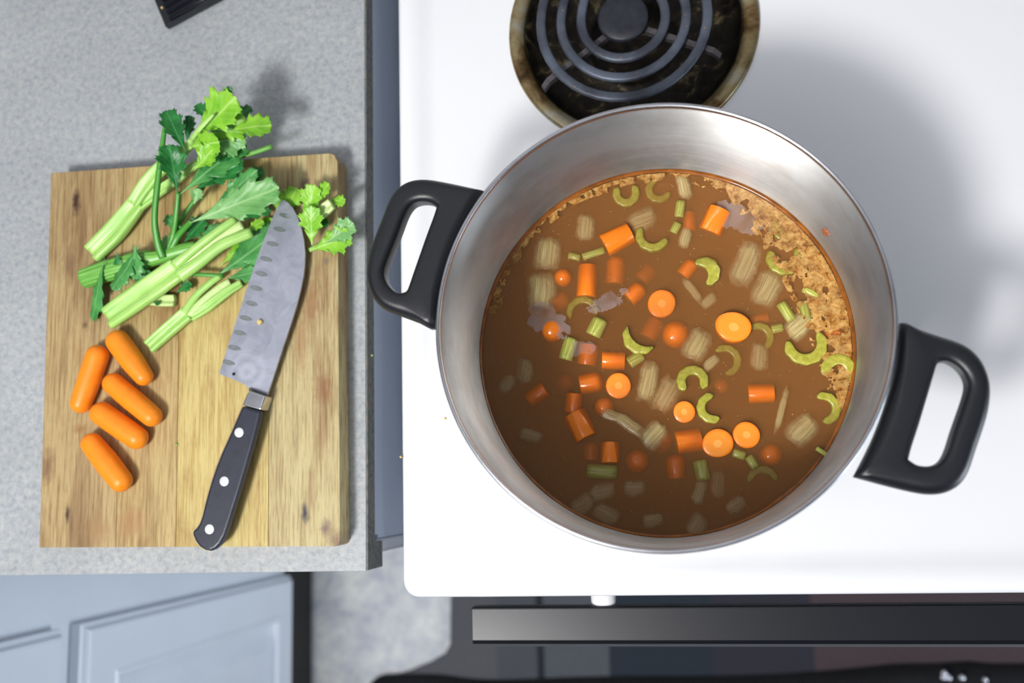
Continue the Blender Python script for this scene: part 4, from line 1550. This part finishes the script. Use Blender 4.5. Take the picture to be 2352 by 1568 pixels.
stem(B_, 'branch', [(384, 580, Z + .010), (396, 545, Z + .013), (404, 500, Z + .020), (410, 440, Z + .028)], [16, 15, 14, 11], [14, 13, 12, 10], sec_rib, 'petiole', m=28)
stem(B_, 'branch', [(388, 582, Z + .010), (410, 540, Z + .014), (440, 508, Z + .022)], [18, 17, 13], [15, 14, 11], sec_rib, 'petiole', m=28)
stem(B_, 'branch', [(395, 545, Z + .008), (425, 490, Z + .010), (455, 450, Z + .012), (470, 425, Z + .014)], [14, 13, 12, 10], [12, 11, 10, 9], sec_round, 'petiole', n=10, m=16)
leaf(B_, (409, 446, Z + .030), (388, 330, Z + .044), 78, 'leaf_dark', (0.5, -0.2, 1), 0.06, 0.5, 11)
leaf(B_, (428, 352, Z + .042), (380, 250, Z + .050), 66, 'leaf_dark', (0.6, -0.1, 1), 0.05, 0.4, 12)
leaf(B_, (414, 446, Z + .030), (562, 322, Z + .022), 98, 'leaf_mid', (0.1, -0.2, 1), 0.03, 0.18, 13)
leaf(B_, (440, 440, Z + .022), (556, 366, Z + .024), 78, 'leaf_dark', (0, 0, 1), 0.05, 0.2, 34)
leaf(B_, (436, 512, Z + .028), (642, 428, Z + .036), 108, 'leaf_pale', (-0.1, -0.2, 1), 0.03, 0.15, 14)
leaf(B_, (480, 490, Z + .015), (588, 388, Z + .022), 62, 'leaf_mid', (0, 0, 1), 0.05, 0.2, 15)
leaf(B_, (500, 500, Z + .012), (622, 482, Z + .012), 40, 'leaf_dark', (0, 0, 1), 0.04, 0.2, 16)
leaf(B_, (545, 420, Z + .010), (606, 392, Z + .012), 46, 'leaf_dark', (0, 0, 1), 0.05, 0.2, 17)
leaf(B_, (446, 470, Z + .020), (456, 432, Z + .024), 42, 'leaf_pale', (0.3, 0, 1), 0.0, 0.4, 18)
leaf(B_, (424, 528, Z + .014), (376, 498, Z + .014), 34, 'leaf_mid', (0, 0, 1), 0.05, 0.3, 19)
leaf(B_, (420, 560, Z + .006), (470, 500, Z + .010), 62, 'leaf_dark', (0, 0, 1), 0.03, 0.2, 20)
leaf(B_, (440, 565, Z + .006), (510, 520, Z + .008), 50, 'leaf_mid', (0, 0, 1), 0.03, 0.2, 21)
leaf(B_, (388, 570, Z + .008), (412, 522, Z + .010), 40, 'leaf_mid', (0, 0, 1), 0.03, 0.3, 35)
leaf(B_, (372, 578, Z + .010), (388, 542, Z + .012), 34, 'leaf_pale', (0, 0, 1), 0.03, 0.3, 36)
leaf(B_, (322, 562, Z + .021), (262, 668, Z + .020), 66, 'leaf_mid', (-0.2, 0.2, 1), -0.05, -0.35, 22)
leaf(B_, (312, 562, Z + .022), (304, 642, Z + .020), 70, 'leaf_mid', (-0.1, 0.1, 1), 0.05, -0.4, 23)
leaf(B_, (240, 592, Z + .021), (208, 738, Z + .003), 52, 'leaf_mid', (-0.3, 0.0, 1), 0.03, -0.2, 24)
leaf(B_, (404, 672, Z + .008), (440, 650, Z + .008), 34, 'leaf_dark', (0, 0, 1), 0.03, 0.2, 25)
# wrapped leaf: a band bending over the stalk
for (u0, v0, u1, v1, wd, mt, sdn) in ((306, 562, 322, 656, 66, 'leaf_mid', 41), (268, 578, 276, 650, 64, 'leaf_dark', 42)):
    leaf(B_, (u0, v0, Z + .0195), (u1, v1, Z + .012), wd, mt, (0, 0, 1), 0.10, -0.3, sdn)

# --- stalk C: thickest pale stalk lying across stalk B
C_ = thing('celery_stalk', tuple(P(250, 731, Z)), 'thickest pale celery stalk, forked, lying across the dark green stalk', 'celery', 'celery stalks on the cutting board')
stem(C_, 'stalk', [(249, 731, Z + .009), (300, 694, Z + .012), (355, 656, Z + .015), (408, 618, Z + .018)], [62, 66, 66, 62], [42, 44, 44, 40], sec_channel, 'cel_light', m=48)
stem(C_, 'branch', [(404, 608, Z + .020), (440, 578, Z + .022), (490, 538, Z + .023), (540, 502, Z + .022)], [30, 22, 20, 20], [26, 20, 17, 15], sec_rib, 'cel_light', m=42)
stem(C_, 'branch', [(412, 618, Z + .018), (460, 578, Z + .018), (510, 540, Z + .018), (556, 514, Z + .017)], [26, 26, 28, 30], [20, 20, 18, 16], sec_rib, 'cel_cut', m=42)
stem(C_, 'branch', [(414, 632, Z + .019), (455, 604, Z + .020), (510, 562, Z + .020), (578, 533, Z + .017)], [36, 30, 28, 26], [30, 26, 22, 18], sec_rib, 'cel_light', m=42)
leaf(C_, (560, 535, Z + .016), (606, 506, Z + .012), 34, 'leaf_yellow', (0, 0, 1), 0.05, 0.2, 43)

# --- stalk D: slim pale stalk reaching under the knife
D_ = thing('celery_stalk', tuple(P(343, 797, Z)), 'slim pale celery stalk pointing from the carrots towards the knife blade', 'celery', 'celery stalks on the cutting board')
stem(D_, 'stalk', [(343, 797, Z + .006), (375, 768, Z + .006), (405, 742, Z + .007), (432, 718, Z + .008)], [38, 40, 40, 40], [34, 34, 34, 30], sec_channel, 'cel_light', m=44)
stem(D_, 'branch', [(424, 718, Z + .010), (450, 680, Z + .010), (480, 652, Z + .010), (505, 634, Z + .009)], [22, 18, 17, 15], [18, 16, 15, 13], sec_rib, 'cel_light', m=42)
stem(D_, 'branch', [(434, 724, Z + .008), (465, 692, Z + .008), (505, 660, Z + .007), (528, 646, Z + .006)], [20, 19, 18, 16], [17, 15, 14, 12], sec_rib, 'cel_cut', m=42)
stem(D_, 'branch', [(440, 728, Z + .008), (478, 704, Z + .008), (520, 672, Z + .007), (555, 650, Z + .005)], [24, 26, 24, 20], [22, 22, 18, 12], sec_channel, 'cel_light', m=44)
stem(D_, 'branch', [(440, 630, Z + .012), (475, 631, Z + .012), (512, 634, Z + .009)], [10, 11, 14], [9, 9, 8], sec_round, 'petiole', n=8, m=16)
leaf(D_, (500, 634, Z + .009), (640, 530, Z + .0055), 112, 'leaf_mid', (0, -0.1, 1), 0.0, 0.06, 26)
leaf(D_, (520, 640, Z + .006), (600, 622, Z + .0045), 56, 'leaf_mid', (0, 0, 1), 0.0, 0.06, 44)
leaf(D_, (502, 614, Z + .006), (584, 536, Z + .006), 50, 'leaf_yellow', (0, 0, 1), 0.0, 0.1, 27)
leaf(D_, (600, 555, Z + .0045), (626, 500, Z + .004), 60, 'leaf_yellow', (0, 0, 1), 0.0, 0.06, 45)

# --- sprig E: leafy offcut by the knife tip
E_ = thing('celery_sprig', tuple(P(735, 500, Z)), 'leafy bright green celery sprig with cut stub beside the knife tip', 'celery')
stem(E_, 'stub', [(762, 468, Z + .016), (744, 483, Z + .014), (724, 500, Z + .011), (708, 520, Z + .008)], [30, 34, 34, 26], [20, 22, 22, 18], sec_channel, 'cel_cut', m=40)
stem(E_, 'stem', [(712, 574, Z + .004), (722, 569, Z + .005), (736, 562, Z + .007)], [12, 12, 9], [10, 10, 8], sec_round, 'cel_light', n=8, m=16)
leaf(E_, (716, 566, Z + .010), (714, 472, Z + .024), 73, 'leaf_yellow', (0, -0.3, 1), 0.03, 0.25, 28)
leaf(E_, (702, 508, Z + .010), (722, 424, Z + .022), 70, 'leaf_yellow', (0.1, 0, 1), 0.03, 0.3, 29)
leaf(E_, (724, 470, Z + .014), (754, 420, Z + .022), 46, 'leaf_yellow', (-0.3, 0, 1), 0.03, 0.2, 30)
leaf(E_, (712, 575, Z + .006), (806, 540, Z + .016), 78, 'leaf_yellow', (0, -0.2, 1), 0.05, 0.3, 31)
leaf(E_, (744, 560, Z + .010), (812, 512, Z + .018), 68, 'leaf_pale', (0, -0.2, 1), 0.05, 0.3, 32)
leaf(E_, (758, 455, Z + .010), (792, 466, Z + .014), 35, 'leaf_yellow', (0, 0, 1), 0.03, 0.3, 37)
leaf(E_, (654, 496, Z + .002), (682, 430, Z + .005), 68, 'leaf_yellow', (0, 0, 1), 0.0, 0.2, 38)
leaf(E_, (634, 490, Z + .003), (640, 440, Z + .004), 49, 'leaf_yellow', (0, 0, 1), 0.0, 0.2, 39)
leaf(E_, (730, 520, Z + .004), (750, 500, Z + .008), 49, 'leaf_dark', (0, 0, 1), 0.0, 0.2, 40)

# --- pale offcut under stalk C
F_ = thing('celery_offcut', tuple(P(386, 690, Z)), 'short pale celery offcut half hidden under the thickest stalk', 'celery')
stem(F_, 'flesh', [(346, 688, Z + .0045), (372, 690, Z + .0045), (401, 690, Z + .0045)], [30, 31, 31], [24, 26, 26], sec_channel, 'cel_cut', m=36)
leaf(F_, (352, 694, Z + .008), (366, 698, Z + .009), 12, 'leaf_dark', (0, 0, 1), 0.0, 0.1, 46)

# ================================================================= RIBBED TRAY AT THE BACK
q = P(383, 66, ZC + 0.004)
dx = (P(505, 0, ZC + 0.004) - q); dx.z = 0; dx.normalize()
dy = Vector((-dx.y, dx.x, 0))
tr = thing('ribbed_tray', tuple(q), 'black ribbed plastic tray corner on the counter behind the board', 'tray')


def tray_box(name, x0, x1, y0, y1, z0, z1, bev):
    bm = bmesh.new()
    box(bm, x0, x1, y0, y1, z0, z1)
    for v in bm.verts:
        p = q + dx * v.co.x + dy * v.co.y
        v.co = Vector((p.x, p.y, v.co.z))
    return link(name, bm, 'rib_black', tr, smooth=False, bevel=bev)


tray_box('base', 0, 0.16, 0, 0.12, ZC + 0.0003, ZC + 0.007, 0.002)
for i in range(17):
    y = 0.0035 + i * 0.0066
    bm = bmesh.new()
    sweep(bm, [q + dx * 0.007 + dy * (y + 0.001) + Vector((0, 0, 0.0035)), q + dx * 0.154 + dy * (y + 0.001) + Vector((0, 0, 0.0035))], [0.0040] * 2, [0.0052] * 2, sec_round, n=4, m=14)
    link('rib', bm, 'rib_black', tr)
c = q + dx * -0.0 + dy * 0.0175 + dx * 0.0045
bm = bmesh.new()
bmesh.ops.create_icosphere(bm, subdivisions=2, radius=0.0012)
for v in bm.verts:
    v.co += Vector((c.x, c.y, ZC + 0.0078))
tag(link('crumb', bm, 'crumb_y'), 'pale crumb on the black ribbed tray', 'crumb')

# ================================================================= FLOOR ITEMS
RZ = 0.008
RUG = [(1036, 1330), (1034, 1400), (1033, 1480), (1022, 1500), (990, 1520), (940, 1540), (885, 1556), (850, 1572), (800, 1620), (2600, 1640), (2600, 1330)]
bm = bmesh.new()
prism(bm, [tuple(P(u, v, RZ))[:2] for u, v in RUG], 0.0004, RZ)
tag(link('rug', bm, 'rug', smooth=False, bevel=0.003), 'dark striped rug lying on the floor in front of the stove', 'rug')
# crumpled cloth
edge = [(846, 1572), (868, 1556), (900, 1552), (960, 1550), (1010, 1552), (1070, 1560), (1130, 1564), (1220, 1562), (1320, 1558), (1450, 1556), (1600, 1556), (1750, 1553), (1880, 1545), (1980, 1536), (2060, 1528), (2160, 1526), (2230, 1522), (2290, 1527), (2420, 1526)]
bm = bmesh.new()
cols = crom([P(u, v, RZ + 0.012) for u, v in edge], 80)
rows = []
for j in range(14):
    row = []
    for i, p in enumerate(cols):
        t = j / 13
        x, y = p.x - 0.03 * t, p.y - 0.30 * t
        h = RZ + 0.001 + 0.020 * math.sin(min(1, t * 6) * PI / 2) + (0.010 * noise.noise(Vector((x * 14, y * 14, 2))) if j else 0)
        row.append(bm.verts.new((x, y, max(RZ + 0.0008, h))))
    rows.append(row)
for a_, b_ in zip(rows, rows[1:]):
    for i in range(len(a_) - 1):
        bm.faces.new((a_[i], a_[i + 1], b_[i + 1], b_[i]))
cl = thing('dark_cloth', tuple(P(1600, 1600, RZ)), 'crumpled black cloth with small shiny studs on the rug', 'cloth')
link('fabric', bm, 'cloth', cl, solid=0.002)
for u, v, r in ((2168, 1546, 7), (2166, 1556, 6), (2178, 1556, 7), (2209, 1556, 7), (2262, 1561, 6)):
    c = P(u, v, RZ + 0.034)
    bm = bmesh.new()
    bmesh.ops.create_uvsphere(bm, u_segments=14, v_segments=8, radius=r * 0.00072)
    for x in bm.verts:
        x.co += c
    link('stud', bm, 'stud', cl)
